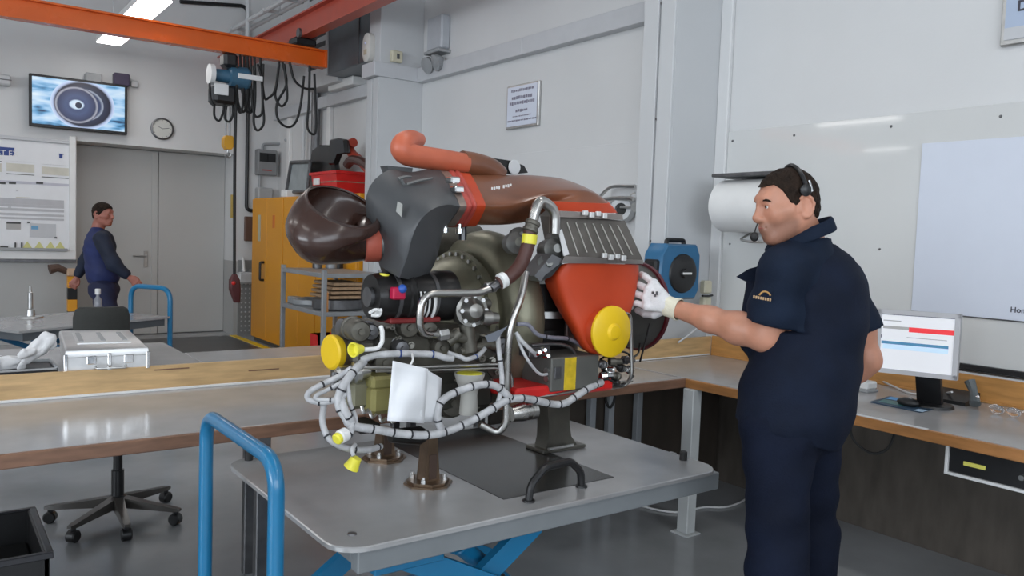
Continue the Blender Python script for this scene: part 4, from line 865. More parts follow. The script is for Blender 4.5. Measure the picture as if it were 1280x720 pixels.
t2 = thing('round_tray', 'flat round grey tray on the middle rack shelf', 'tray', (3.1, RY0+.6, z)); MB().lathe((3.12, RY0+.72, z), (0, 0, 1), [(0, .2), (.02, .22), (.06, .22), (.065, .2), (.02, .18)], 28).build('dish', RK, t2)
t2 = thing('round_tray', 'flat round dark grey tray below the board pile on rack', 'tray', (3.1, RY0+.25, z)); MB().lathe((3.16, RY0+.26, z), (0, 0, 1), [(0, .22), (.02, .235), (.1, .235), (.114, .2)], 28).build('dish', DSTEEL, t2)
q = P(440, 372, x=2.93); shelfbox('carton', 2.905, 2.96, RY0+.005, RY0+.028, z, .18, mat('orange_carton', (.5, .22, .07), .6), 'thin orange carton on the front of the rack shelf', 'carton')
shelfbox('parts_box', 2.95, 3.05, RY1-.32, RY1-.06, z, .07, RK, 'low grey parts box at the far end of the middle rack shelf', 'box')
z = zs[0]+.02
for px, lb, w_, m_ in ((372, 'small dark bottle cap tin on the top rack shelf far left', .05, DSTEEL), (388, 'grey tin standing on the top rack shelf', .06, RK), (396, 'dark tin standing on the top rack shelf near the post', .05, BLACKP)):
    q = P(px, 332, z=z); q.y = min(max(q.y, RY0+.1), RY1-.1); o = MB().cyl((max(q.x, RXL+.07), q.y, z), (max(q.x, RXL+.07), q.y, z+.06), w_, 14, .004).build('tin', m_); tag(o, lb, 'tin')
z = .30
for px, lb in ((388, 'red bin on the bottom rack shelf left of the rack post'), (440, 'red bin on the bottom rack shelf right of the rack post')):
    q = P(px, 405, z=z+.2); x_ = 3.06 if px == 388 else 3.2; y_ = RY0+.28 if px == 388 else RY0+.06
    b = MB(); b.rings([[V((x_-.09*k, y_, z_)), V((x_+.12*k, y_, z_)), V((x_+.12*k, y_+.17, z_)), V((x_-.09*k, y_+.17, z_))] for k, z_ in ((.85, z), (1, z+.22), (.92, z+.22), (.8, z+.03))]); o = b.build('red_bin', REDP); tag(o, lb, 'bin')
shelfbox('paper_bag', 3.35, 3.46, RY0+.1, RY0+.4, z, .3, LGREY, 'pale paper bag on the bottom rack shelf', 'bag')
# ================================================================== the turbine engine on its stands
Y0 = 2.05
def E(px, py, dy=0): return P(px, py, y=Y0+dy)
BROWN = mat('brown_resin_duct', (.165, .058, .027), .3, var=.35, scale=6, coat=.3)
BROWN2 = mat('brown_resin_intake', (.040, .018, .013), .25, var=.2, scale=6, coat=.15)
ORG = mat('orange_silicone', (.50, .048, .008), .5, var=.12, scale=5)
ORP = mat('pink_orange_silicone', (.5, .11, .07), .5, var=.12, scale=8)
GDUCT = mat('dark_grey_duct', (.062, .065, .069), .45, var=.1, scale=4)
OLIVE = mat('olive_cast_metal', (.20, .19, .135), .38, .55, var=.22, scale=10, bump=.08, bscale=40)
OLIVED = mat('dark_cast_metal', (.115, .108, .09), .45, .5, var=.35, scale=14, bump=.12, bscale=50)
SUMP = mat('yellow_olive_sump', (.30, .27, .10), .35, .2, var=.2)
BLK = mat('black_metal', (.014, .013, .013), .35, .3, var=.3)
CAPY = mat('yellow_cap', (.80, .52, .01), .4, var=.06)
CAPL = mat('lemon_cap', (.82, .75, .06), .4, var=.06)
HARN = mat('white_harness', (.47, .47, .48), .55, var=.22, scale=30, bump=.15, bscale=120)
TIE = mat('black_tie', (.02, .02, .025), .5, var=0); TIEB = mat('blue_tie', (.03, .06, .2), .5, var=0)
VALV = mat('valve_metal', (.30, .29, .27), .38, .9, var=.2)
PIPE = mat('steel_pipe', (.46, .45, .43), .28, 1, var=.1)
ENG = thing('turbine_engine', 'auxiliary gas turbine engine with brown ducts and orange sleeves on the trolley', 'engine', (1.6, 2.3, .72))
def sec(c, dy, outer, near, b, p=2.0, n=28):
    C = E(*c, dy); A = E(*outer, dy)-C; B = E(*near, dy-b)-C; out = []
    for k in range(n):
        a = 2*math.pi*k/n; ca, sa = math.cos(a), math.sin(a); e = 2/p
        out.append(C+A*math.copysign(abs(ca)**e, ca)+B*math.copysign(abs(sa)**e, sa))
    return out
def chaikin(poly, it=3, q=.25):
    for _ in range(it):
        o = []
        for i in range(len(poly)):
            a, b = poly[i], poly[(i+1) % len(poly)]; o += [a*(1-q)+b*q, a*q+b*(1-q)]
        poly = o; q = .25
    return poly
def cen(r): return sum(r, V((0, 0, 0)))/len(r)
def grow(r, k): c = cen(r); return [c+(p-c)*k for p in r]
def interp_rings(keys, n):
    """Catmull-Rom between key rings."""
    cols = list(zip(*keys)); cc = [catmull(c, n) for c in cols]; return [list(r) for r in zip(*cc)]
def eq(pts, q=.12): return chaikin([E(*p) for p in pts], 3, q)
def part(b, name, m, parent=ENG, ang=35, **k): return b.build(name, m, parent, ang, **k)
# ---- intake horn
K = [sec((428, 258), .2, (381, 248), (437, 284), .125, 2.05), sec((421, 271), .2, (365, 268), (431, 297), .13, 2.2), sec((414, 286), .2, (359, 294), (424, 309), .125, 2.1),
     sec((422, 298), .2, (384, 324), (428, 312), .105), sec((438, 303), .2, (428, 328), (441, 308), .08), sec((452, 303), .2, (450, 325), (454, 306), .062), sec((462, 303), .2, (462, 324), (465, 306), .06)]
RH = interp_rings(K, 4)
o = part(MB().rings([grow(RH[0], .93), grow(RH[0], 1.0)]+RH, False, False), 'intake_horn', BROWN2, ang=60, solid=.006); lab(o, 'dark brown glossy intake horn')
SB = [sec((c, 303), .2, (c, 303+r), (c+3, 306), b) for c, r, b in ((455, 22.5, .063), (458, 23.3, .066), (473, 23.3, .066), (476, 22.5, .063))]
lab(part(MB().rings(SB, False, False), 'intake_sleeve', ORP, solid=.004), 'faded orange intake sleeve')
SB = [sec((c, 303), .2, (c, 303+r), (c+3, 306), b) for c, r, b in ((475, 24, .067), (475, 25, .07), (481, 25, .07), (481, 24, .067))]
cl = part(MB().rings(SB), 'sleeve_clamp', STEEL)
q = E(484, 279, .16); part(MB().box(q-V((.02, .012, .01)), q+V((.02, .012, .012)), .003), 'clamp_latch', CHROME, cl)
SB = [sec((c, 303), .2, (c, 303+r), (c+3, 306), b) for c, r, b in ((481, 23, .062), (495, 24, .065), (497, 27, .075), (502, 27, .075))]
part(MB().rings(SB), 'inlet_neck', mat('neck_dark_red', (.12, .05, .05), .4, .3))
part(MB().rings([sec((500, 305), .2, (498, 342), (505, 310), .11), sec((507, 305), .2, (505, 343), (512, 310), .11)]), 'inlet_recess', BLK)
# ---- dark grey plenum
GR = [((551, 210, .28), (577, 258, .02), (560, 282, .12), (534, 280, .3)),
      ((532, 209, .28), (560, 255, .0), (556, 287, .10), (520, 285, .3)),
      ((510, 212, .28), (540, 261, -.02), (554, 296, .08), (510, 300, .3)),
      ((484, 208, .28), (524, 276, -.02), (552, 308, .08), (500, 315, .32)),
      ((459, 229, .24), (514, 298, -.0), (548, 324, .10), (490, 330, .32)),
      ((456, 268, .22), (508, 322, .02), (541, 339, .12), (486, 345, .32)),
      ((474, 332, .18), (498, 347, .06), (532, 353, .14), (484, 356, .3))]
KR = [chaikin([E(*p) for p in g], 2, .06) for g in GR]
GRR = interp_rings(KR, 3)
o = part(MB().rings(GRR), 'plenum_duct', GDUCT, ang=38); lab(o, 'dark grey plenum duct')
q = [E(498, 252, .07), E(504, 256, .06), E(503, 272, .055), E(496, 265, .07)]
nn = (q[1]-q[0]).cross(q[3]-q[0]).normalized(); nn = nn if nn.y < 0 else -nn
part(MB().prism([p+nn*.004 for p in q], nn*.008), 'sticker', mat('grey_sticker', (.3, .3, .28), .5), o)
for a, c, e in (((498, 224), (506, 221), (514, 221)), ((508, 231), (524, 226), (540, 223)), ((508, 233), (516, 236), (524, 238)), ((500, 222), (504, 230), (509, 232))):
    part(MB().tube([E(*p, .16) for p in (a, c, e)], [.007, .004], 6), 'bracket_rod', mat('bracket_grey', (.16, .165, .165), .4, .4), o)
part(MB().prism([E(484, 207, .3), E(516, 210, .3), E(514, 222, .3), E(490, 222, .3)], (0, .05, 0)), 'back_flange', GDUCT, o)
# ---- silicone coupling and clamp between plenum and duct
def cring(t, k=1.0):
    a = [(551, 210, .28), (577, 258, .02), (560, 282, .12), (534, 280, .3)]; b_ = [(586, 213, .28), (608, 257, .02), (595, 283, .12), (570, 281, .3)]
    return grow(chaikin([E(*p)*(1-t)+E(*r)*t for p, r in zip(a, b_)], 3, .1), k)
part(MB().rings([cring(-.04, 1.0), cring(-.04, 1.05), cring(.24, 1.05), cring(.24, 1.0)]), 'coupling_band', mat('band_brown_steel', (.30, .24, .21), .4, .7, var=.2))
q = [cring(.1, 1.06)[i] for i in (2, 4, 6)]
for i, pp in enumerate(((566, 226), (571, 238))):
    s_ = E(*pp, .10); part(MB().box(s_-V((.017, .02, .008)), s_+V((.017, .02, .012)), .004), 'toggle_latch', CHROME)
o = part(MB().rings([cring(.24, 1.03), cring(.32, 1.1), cring(.40, 1.1), cring(.47, 1.04), cring(.53, 1.1), cring(.6, 1.1), cring(.66, 1.03)]), 'ribbed_sleeve', mat('red_ribbed_silicone', (.42, .06, .045), .5, var=.12)); lab(o, 'red ribbed sleeve')
lab(part(MB().rings([cring(.64, 1.0), cring(.64, 1.045), cring(1.0, 1.04), cring(1.0, .99)]), 'coupling_sleeve', ORG), 'orange coupling sleeve')
# ---- brown main duct
BR = [((585, 213, .28), (607, 257, .02), (594, 282, .12), (570, 280, .3)), ((625, 213, .29), (650, 254, .02), (638, 282, .12), (612, 277, .3)),
      ((668, 215, .30), (693, 240, .0), (668, 276, .1), (648, 270, .3)), ((705, 222, .30), (741, 239, .0), (682, 257, .03), (660, 260, .3)),
      ((735, 240, .28), (766, 255, .0), (684, 251, .0), (663, 253, .28)), ((748, 256, .28), (776, 267, .0), (692, 263, .0), (672, 260, .28))]
KB = [chaikin([E(*p) for p in g], 3, .12) for g in BR]
BRR = interp_rings(KB, 5)
o = part(MB().rings(BRR), 'main_duct', BROWN, ang=50); lab(o, 'brown resin main duct')
tx = (E(640, 231, .0)-E(616, 236, .0)).normalized(); up = V((0, .45, .9))
for i in range(9):
    if i == 4: continue
    p = BRR[5][0]; s_ = E(615+i*2.9, 236-.55*i, .1)
    part(MB().box(s_-V((.002, .0015, .005*(.6+.4*(i % 2)))), s_+V((.003, .0015, .005)), 0), 'print_mark', WHITEP, o)
lab(part(MB().rings([grow(BRR[-6], 1.01), grow(BRR[-6], 1.03), grow(BRR[-3], 1.03), grow(BRR[-1], 1.03), grow(BRR[-1], .98)]), 'outlet_sleeve', ORG), 'orange sleeve at the duct outlet')
# ---- heat exchanger with slots and two bands
FT = [E(697, 271, .0), E(781, 276, .0), E(760, 274, .27), E(676, 270, .27)]
FB = [E(709, 321, -.02), E(804, 326, -.02), E(783, 326, .25), E(686, 322, .25)]
o = part(MB().rings([FB, FT]), 'heat_exchanger', mat('exchanger_grey', (.14, .128, .115), .4, .5, var=.2, scale=12)); lab(o, 'slotted grey heat exchanger')
def hx(u, v, off=0):
    a = FT[0]*(1-u)+FT[1]*u; b_ = FB[0]*(1-u)+FB[1]*u; p = a*(1-v)+b_*v
    return p+V((0, -off, 0))
for i in range(7):
    u = .1+.123*i
    part(MB().prism([hx(u, .12, .001), hx(u+.010, .12, .001), hx(u+.040, .86 if i else .95, .001), hx(u+.030, .86 if i else .95, .001)], (0, -.004, 0)), 'slot_rib', mat('rib_light', (.62, .6, .55), .4, .4), o)
part(MB().prism([E(696, 282, -.0), E(700, 281, -.0), E(711, 318, -.022), E(704, 320, -.022)], (0, -.003, 0)), 'side_strip', mat('bright_aluminium', (.8, .8, .8), .3, .6), o)
part(MB().prism([FT[3], FT[0], FB[0], FB[3]], (-.004, 0, 0)), 'side_plate', DSTEEL, o)
for nm, a, c, dy in (('upper_band', [(692, 263), (778, 268), (779, 275), (695, 271)], 262, 0), ('lower_band', [(706, 320), (804, 325), (804, 330), (702, 329)], 321, -.02)):
    bb = part(MB().rings([[E(*p, dy-.012) for p in a], [E(p[0]-21, p[1]-1, dy+.27) for p in a]]), nm, mat('band_steel', (.36, .33, .31), .35, .8, var=.2))
    x_ = 742 if nm[0] == 'u' else 766; y_ = 267 if nm[0] == 'u' else 320
    for k in range(4):
        s_ = E(x_-11+k*8, y_+.5*k, dy-.02); part(MB().box(s_-V((.009, .008, .006+.006*(k % 2))), s_+V((.010, .004, .006+.004*((k+1) % 2))), .002), 'clip', mat('clip_highlight_white', (.75, .75, .74), .35, .3), bb)  # clips coloured near white, their metal highlights painted in
# ---- orange lower funnel and its yellow cap
FN = [((703, 328, -.02), (804, 331, -.02), (786, 331, .24), (676, 342, .22)), ((694, 346, -.01), (804, 350, -.02), (784, 352, .22), (675, 354, .2)),
      ((704, 380, -.01), (799, 374, -.03), (776, 380, .18), (690, 382, .16)), ((719, 410, -.02), (792, 396, -.04), (768, 408, .12), (708, 410, .1)), ((734, 438, -.02), (786, 420, -.04), (766, 430, .06), (726, 436, .06)), ((748, 445, -.02), (776, 436, -.03), (766, 438, .02), (746, 443, .02))]
KF = [chaikin([E(*p) for p in g], 3, .14) for g in FN]
lab(part(MB().rings(interp_rings(KF, 4)), 'lower_funnel', ORG, ang=60), 'orange silicone funnel below the heat exchanger')
q = E(762, 414, -.06); part(MB().lathe(q, (0, 1, 0), [(0, .06), (.03, .075), (.07, .07)], 28), 'funnel_outlet', ORG)
lab(part(MB().lathe(E(762, 414, -.055), (0, -1, 0), [(0, .084), (.003, .0875), (.012, .0875), (.017, .08), (.022, .03), (.03, .022), (.032, .002)], 36), 'protective_cap', CAPY), 'large yellow protective cap on the orange funnel')
q = E(417, 440, .2)
lab(part(MB().lathe(q, (-1, -.18, 0), [(-.012, .05), (0, .0525), (.01, .0525), (.015, .046), (.016, .001)], 32), 'protective_cap', CAPY), 'yellow protective cap on the left port')
part(MB().lathe(q, (1, .18, 0), [(0, .045), (.02, .047), (.05, .045), (.055, .06), (.1, .06)], 24), 'left_port', mat('port_brown', (.16, .12, .09), .45, .4))
# ---- orange upper pipe, brown pipe behind, black bracket with two holes
pts = [E(*p, .30) for p in ((526, 172), (516, 172), (506, 177), (503, 186), (512, 194), (530, 198), (555, 201), (580, 204))]
o = part(MB().tube(catmull([E(524, 175, .38), E(514, 174, .34), E(505, 178, .31), E(502, 186, .30), E(510, 193, .30), E(530, 197, .30), E(552, 200, .30), E(582, 205, .30)], 6), [.024, .031, .035, .037, .038, .038, .037, .036], 20), 'upper_pipe', mat('coral_pipe', (.50, .12, .06), .4, var=.12)); lab(o, 'coral orange bent pipe on top')
part(MB().tube(catmull([E(*p, .31) for p in ((577, 204), (595, 207), (612, 213), (622, 222))], 5), .044, 16), 'upper_pipe_end', BROWN)
b = MB()
outl = [E(*p, .42) for p in ((600, 200), (606, 196), (640, 201), (655, 207), (660, 216), (640, 218), (600, 214))]
b.prism(outl, (0, .012, 0)); pl = part(b, 'lifting_bracket', BLK)
for px in (616, 643): part(MB().lathe(E(px, 209, .415), (0, -1, 0), [(0, .028), (.003, .026)], 20), 'bracket_hole', mat('hole_light', (.62, .63, .64), .6, var=0), pl)
# ---- hot section: drum, scroll and flange around an axis along the trolley
AX = P(566, 396, y=2.45); AXv = V((1, 0, 0))
def drum(prof, nm, m, seg=40, **k): return part(MB().lathe(AX, (1, 0, 0), prof, seg), nm, m, **k)
drum([(-.20, .09), (-.19, .13), (-.13, .15), (-.08, .19), (-.02, .215), (.09, .222), (.1, .15), (.5, .15)], 'turbine_casing', OLIVE)
drum([(.0, .17), (.0, .238), (.022, .238), (.022, .17)], 'bolt_flange', OLIVE)
b = MB()
for i in range(34):
    a = 2*math.pi*i/34; c = AX+V((.0, .226*math.cos(a), .226*math.sin(a))); b.lathe(c, (-1, 0, 0), [(0, .008), (.009, .008)], 6)
part(b, 'flange_bolts', STEEL, kind='stuff')
R = []
for i in range(44):
    a = math.radians(-150+ i*300/43); rm = .235; c = AX+V((.13, rm*math.cos(a+math.pi/2+.6)*1, rm*math.sin(a+math.pi/2+.6)))
    e = (c-AX-V((.13, 0, 0))).normalized(); tr = .075+.012*i/43
    R.append([c+(e*math.cos(t)+AXv*math.sin(t))*tr for t in (2*math.pi*k/18 for k in range(18))])
lab(part(MB().rings(R), 'scroll_duct', OLIVE, ang=60), 'curved olive scroll duct')
drum([(-.24, .03), (-.24, .062), (-.21, .07), (-.18, .07), (-.17, .05)], 'front_bearing', OLIVED, 28)
part(MB().lathe(E(522, 306, .62), (1, 0, 0), [(0, .05), (.01, .07), (.2, .085), (.26, .085), (.28, .06)], 20), 'bleed_duct', OLIVED)
part(MB().tube([E(578, 282, .2), E(578, 300, .2)], .014, 8), 'support_strut', DSTEEL)
for px, py in ((556, 291), (574, 292)): part(MB().lathe(E(px, py, .1), (0, 0, 1), [(0, .012), (.016, .012), (.016, .007), (.03, .007)], 8), 'stud_nut', CHROME)
# ---- starter: black cylinder with bands
sa = E(463, 371, .14); L = E(560, 375, .14).x-sa.x
o = part(MB().lathe(sa, (1, 0, 0), [(0, .035), (.0, .066), (.02, .071), (.03, .073), (.1, .073), (.105, .078), (.12, .078), (.125, .073), (L-.06, .073), (L-.05, .08), (L, .08)], 32), 'starter_motor', BLK); lab(o, 'black cylindrical starter motor')
part(MB().lathe(sa, (-1, 0, 0), [(-.002, .036), (-.002, .03), (.012, .03), (.014, .0)], 20), 'starter_end', DSTEEL, o)
for t_ in (.06, L-.085): part(MB().lathe(sa+V((t_, 0, 0)), (1, 0, 0), [(0, .073), (0, .0765), (.012, .0765), (.012, .073)], 32), 'clamp_ring', DSTEEL, o)
for a0, nm, m_ in ((-40, 'red_base', REDP),):
    q0, q1 = E(482, 399, .12), E(545, 404, .12); part(MB().box((q0.x, Y0+.09, q0.z-.012), (q1.x, Y0+.2, q0.z+.005), .004), 'mount_plate', mat('dark_red_plate', (.2, .02, .02), .4), o)
q = E(499, 365, .05); part(MB().box(q-V((.022, .006, .022)), q+V((.02, .02, .014)), .004), 'red_connector', mat('crimson', (.5, .01, .06), .4), o); part(MB().ball(E(503, 361, .045), .0135, 14), 'blue_cap', mat('blue_cap', (.02, .09, .4), .35), o)
for i, px in enumerate((511, 516, 521, 528)):
    a0 = math.radians(100); pts = []
    for k in range(8):
        a = math.radians(75+k*12); xx = E(px, 371, .14).x+.0016*k; pts.append(V((xx, sa.y-math.sin(a)*.0755*1, sa.z+math.cos(a)*.0755*1)))
    part(MB().tube(pts, .0035 if i != 3 else .006, 5), 'white_stripe', WHITEP, o)
part(MB().lathe(E(480, 348, .12), (.15, 0, 1), [(-.012, .012), (-.002, .0145), (.014, .0155), (.016, .001)], 16), 'dust_cap', CAPL)
# ---- gearbox block with bosses
gb = [E(448, 408, .3), E(640, 405, .3)]
x0_, x1_ = E(462, 420, .15).x, E(636, 420, .15).x; zt_, zb_ = E(550, 408, .15).z, E(550, 505, .15).z
o = part(MB().box((x0_, Y0+.16, zb_+.02), (x1_, Y0+.46, zt_), .03), 'gearbox', OLIVED); lab(o, 'dark cast gearbox')
part(MB().box((x0_+.1, Y0+.12, zb_-.04), (x1_-.06, Y0+.42, zb_+.1), .03), 'oil_pan', mat('pan_dark', (.05, .05, .042), .4, .4), o)
for px, py, r_, l_, m_ in ((440, 410, .032, .09, OLIVED), (458, 413, .026, .05, DSTEEL), (505, 407, .034, .05, OLIVED), (528, 410, .03, .06, OLIVED), (545, 432, .028, .05, OLIVED), (566, 430, .032, .07, OLIVED), (510, 470, .04, .04, OLIVED), (560, 500, .05, .05, OLIVED), (475, 450, .035, .05, OLIVED), (620, 430, .03, .05, DSTEEL), (495, 432, .024, .06, DSTEEL)):
    q = E(px, py, .17); bb = part(MB().lathe(q, (-.15, -1, 0), [(0, r_*1.15), (.012, r_*1.15), (.013, r_), (l_-.008, r_), (l_, r_*.85), (l_+.002, r_*.3), (l_+.012, r_*.28)], 20), 'boss', m_, o)
b = MB()
for i in range(46):
    px, py = random.uniform(450, 635), random.uniform(410, 515); q = E(px, py, .17); l_ = random.uniform(.01, .05); r_ = random.uniform(.006, .014); b.lathe(q, (random.uniform(-.4, .3), -1, random.uniform(-.3, .3)), [(0, r_), (l_, r_), (l_, r_*.6), (l_+.012, r_*.5)], 7)
part(b, 'studs_and_nuts', mat('stud_metal', (.26, .25, .22), .35, .8, var=.2), o, kind='stuff')
q = E(430, 408, .2); part(MB().lathe(E(424, 412, .2), (1, .1, 0), [(0, .025), (.005, .033), (.06, .033), (.065, .02)], 20), 'small_motor', DSTEEL)
for (a, c, d_, nm, m_) in (((440, 477), (468, 510), .1, 'filter_housing', mat('filter_olive', (.23, .22, .15), .4, .3, var=.2)), ((466, 484), (500, 516), .06, 'sight_sump', SUMP), ((466, 472), (496, 486), .06, 'sump_lid', SUMP), ((444, 425), (470, 455), .12, 'control_block', OLIVED)):
    p0, p1 = E(*a, d_), E(*c, d_); part(MB().box((p0.x, p0.y, p1.z), (p1.x, p0.y+.1, p0.z), .012), nm, m_)
# pump at lower left, with ports
part(MB().lathe(E(420, 470, .12), (1, -.1, .1), [(0, .018), (.01, .026), (.05, .026), (.055, .033), (.07, .033), (.075, .022), (.1, .022)], 18), 'fuel_pump', STEEL)
part(MB().lathe(E(419, 466, .1), (-.2, -.3, -1), [(0, .01), (.03, .012), (.05, .012)], 10), 'pump_port', DSTEEL)
# valve cluster
o = part(MB().lathe(E(590, 388, .05), (-.25, -1, .05), [(-.08, .05), (-.02, .052), (0, .052), (.002, .04), (.02, .036), (.04, .022), (.046, .003)], 24), 'control_valve', VALV); lab(o, 'bright metal control valve')
b = MB()
for i in range(8):
    a = 2*math.pi*i/8; c = E(590, 388, .05)+V((.045*math.cos(a)+.003, -.004, .045*math.sin(a))); b.lathe(c, (-.25, -1, .05), [(0, .007), (.01, .007)], 6)
part(b, 'valve_bolts', STEEL, o, kind='stuff')
part(MB().lathe(E(602, 397, .03), (1, -.15, -.05), [(0, .022), (.03, .024), (.032, .02), (.055, .018), (.06, .006)], 16), 'valve_port', VALV, o)
part(MB().cyl(E(575, 378, .07), E(612, 380, .07), .016, 12, .003), 'valve_arm', OLIVED, o)
for a, c, r_ in (((583, 405), (588, 440), .024), ((600, 428), (620, 432), .016), ((548, 417), (592, 425), .017), ((575, 440), (612, 430), .014), ((560, 428), (574, 416), .018)): part(MB().tube([E(*a, .08), E(*c, .07)], r_, 12), 'fitting', OLIVED)
b0 = E(587, 470, .04)
o = part(MB().lathe(b0-V((0, 0, .12)), (0, 0, 1), [(0, .03), (.06, .026), (.08, .03), (.1, .04), (.125, .048), (.13, .048), (.128, .043), (.118, .04), (.117, .001)], 24), 'filler_cup', mat('cup_grey', (.42, .41, .38), .45, var=.1)); lab(o, 'grey filler cup with a yellow disc')
part(MB().lathe(b0+V((0, 0, -.002)), (0, 0, 1), [(0, .041), (.012, .040), (.014, .001)], 22), 'cup_disc', CAPL, o)
# ---- pipes
def pipe(pp, r_, m_=PIPE, nm='steel_pipe', rad=.03, seg=12, label=None, smooth=0):
    pts = [E(*p) for p in pp]; pts = catmull(pts, smooth) if smooth else fillet(pts, rad)
    o_ = part(MB().tube(pts, r_, seg), nm, m_, ang=60)
    return lab(o_, label) if label else o_
pipe([(612, 361, -.02), (600, 366, -.02), (527, 367, -.02), (523, 418, -.02), (552, 419, .02)], .0115, rad=.05, label='bright bent steel pipe in front of the starter')
for px, py in ((553, 418), (612, 359)): part(MB().cyl(E(px-5, py+1, -.0), E(px+7, py-1, .0), .018, 6, .003), 'pipe_nut', STEEL)
pipe([(693, 292, -.03), (694, 262, -.03), (676, 250, -.03), (669, 262, -.03), (664, 284, -.03)], .0175, rad=.06, label='bright steel elbow pipe under the brown duct', seg=14)
part(MB().lathe(E(667, 276, -.03), E(662, 290, -.03)-E(667, 276, -.03), [(0, .02), (.005, .025), (.014, .025), (.016, .022), (.026, .022), (.028, .026), (.036, .026), (.04, .02)], 16), 'hose_coupling', OLIVED)
hz = pipe([(663, 288, -.03), (660, 306, -.03), (651, 330, -.03), (638, 345, -.03), (623, 354, -.02)], .022, mat('brown_hose', (.075, .028, .022), .5, var=.15), 'brown_hose', smooth=5, label='dark brown hose with yellow and white bands', seg=14)
for (a, c), m_ in ((((662.5, 293), (661, 305)), CAPL), (((631, 349), (625, 352)), WHITEP)): part(MB().cyl(E(*a, -.03), E(*c, -.03), .0245, 16, .001), 'hose_band', m_, hz)
part(MB().cyl(E(625, 353, -.02), E(614, 361, -.02), .014, 10, .002), 'hose_end', DSTEEL, hz)
pipe([(657, 340, .02), (652, 372, .0), (640, 400, .0), (635, 430, .0), (633, 530, .0), (622, 542, .02), (600, 530, .04)], .0115, rad=.05, label='long upright steel pipe in front of the exhaust')
pipe([(450, 459, .03), (500, 460, .02), (630, 455, .02), (640, 470, .02), (640, 500, .02)], .006, rad=.03, seg=8)
pipe([(470, 464, .03), (560, 462, .02), (628, 460, .02)], .004, rad=.03, seg=8)
pipe([(778, 391, -.03), (788, 393, -.03), (790, 470, -.03), (782, 482, -.0), (745, 487, .0)], .0065, rad=.03, seg=8, label='thin steel pipe bent round the yellow cap')
pipe([(640, 500, .0), (690, 494, -.02), (742, 484, -.02), (790, 476, .0)], .005, rad=.02, seg=8)
# elbow outlet by the steel elbow: dark valve bodies
for px, py, r_, l_ in ((640, 305, .035, .05), (646, 296, .03, .03), (683, 313, .036, .08), (690, 300, .026, .06), (676, 330, .03, .06)): part(MB().lathe(E(px, py, .1), (-.35, -1, .1), [(0, r_), (l_, r_), (l_+.01, r_*.7), (l_+.03, r_*.4)], 16), 'bleed_valve', mat('valve_grey', (.2, .2, .19), .4, .5, var=.25))
part(MB().prism([E(690, 318, .0), E(706, 325, -.0), E(690, 345, .0), E(676, 352, .05), E(668, 345, .06)], (0, .08, 0)), 'side_flange', DSTEEL)
# ---- exhaust drum, band, red tray, control box
q0 = E(676, 486, .3); q1 = E(676, 352, .3)
o = part(MB().lathe(q0, q1-q0, [(0, .12), (.05, .135), (.24, .14), (.25, .132), ((q1-q0).length, .1)], 32), 'exhaust_drum', mat('exhaust_black', (.016, .014, .014), .35, .4, var=.3))
zz = E(668, 394, .2).z; part(MB().lathe((q0.x, q0.y, zz), (0, 0, 1), [(-.012, .139), (-.012, .143), (.012, .143), (.012, .139)], 32), 'drum_band', STEEL, o)
part(MB().box((q0.x-.015, q0.y-.155, zz-.09), (q0.x+.02, q0.y-.138, zz+.03), .004), 'band_strap', mat('strap_brown', (.16, .11, .1), .4, .5), o)
part(MB().prism([E(642, 372, .28), E(705, 372, .28), E(705, 484, .28), E(642, 484, .28)], (0, .14, 0)), 'rear_plate', BLK)
a, c = E(641, 492, -.0), E(762, 496, -.0)
o = part(MB().box((a.x, Y0-.02, a.z-.022), (c.x, Y0+.36, a.z+.018), .012), 'drip_tray', REDP); lab(o, 'red drip tray')
f0, f1 = E(690, 448, -.03), E(748, 484, -.03)
o = part(MB().box((f0.x, Y0-.03, f1.z), (f1.x, Y0+.13, f0.z), .004), 'control_unit', mat('box_grey_green', (.115, .115, .105), .45, .2, var=.12)); lab(o, 'grey control unit with a yellow stripe')
a, c = E(706, 450, -.03), E(719, 483, -.03); part(MB().box((a.x, Y0-.0315, f1.z+.002), (c.x, Y0-.029, f0.z-.002), .0005), 'yellow_stripe', mat('stripe_yellow', (.6, .42, .02), .45, var=.2, scale=40), o)
for py in (462, 472): part(MB().lathe(E(692, py, .0), (-1, -.2, 0), [(0, .014), (.02, .014), (.022, .01), (.04, .01)], 12), 'connector', STEEL, o)
q = E(696, 466, -.03); part(MB().box(q+V((-.012, -.006, -.02)), q+V((.016, .002, .02)), .002), 'connector_plate', DSTEEL, o)
b0 = MB().box(E(662, 432, .03), E(688, 446, .03)+V((0, .06, 0)), .004); part(b0, 'relay_box', DSTEEL)
for px, py in ((671, 441), (678, 438), (682, 445)): part(MB().lathe(E(px, py, .0), (-.3, -1, .2), [(0, .012), (.02, .01), (.026, .006)], 10), 'plug', CHROME)
pipe([(664, 432, .02), (692, 430, .02), (712, 434, .02), (722, 448, .02)], .006, DSTEEL, 'bracket_rod', smooth=4, seg=8)
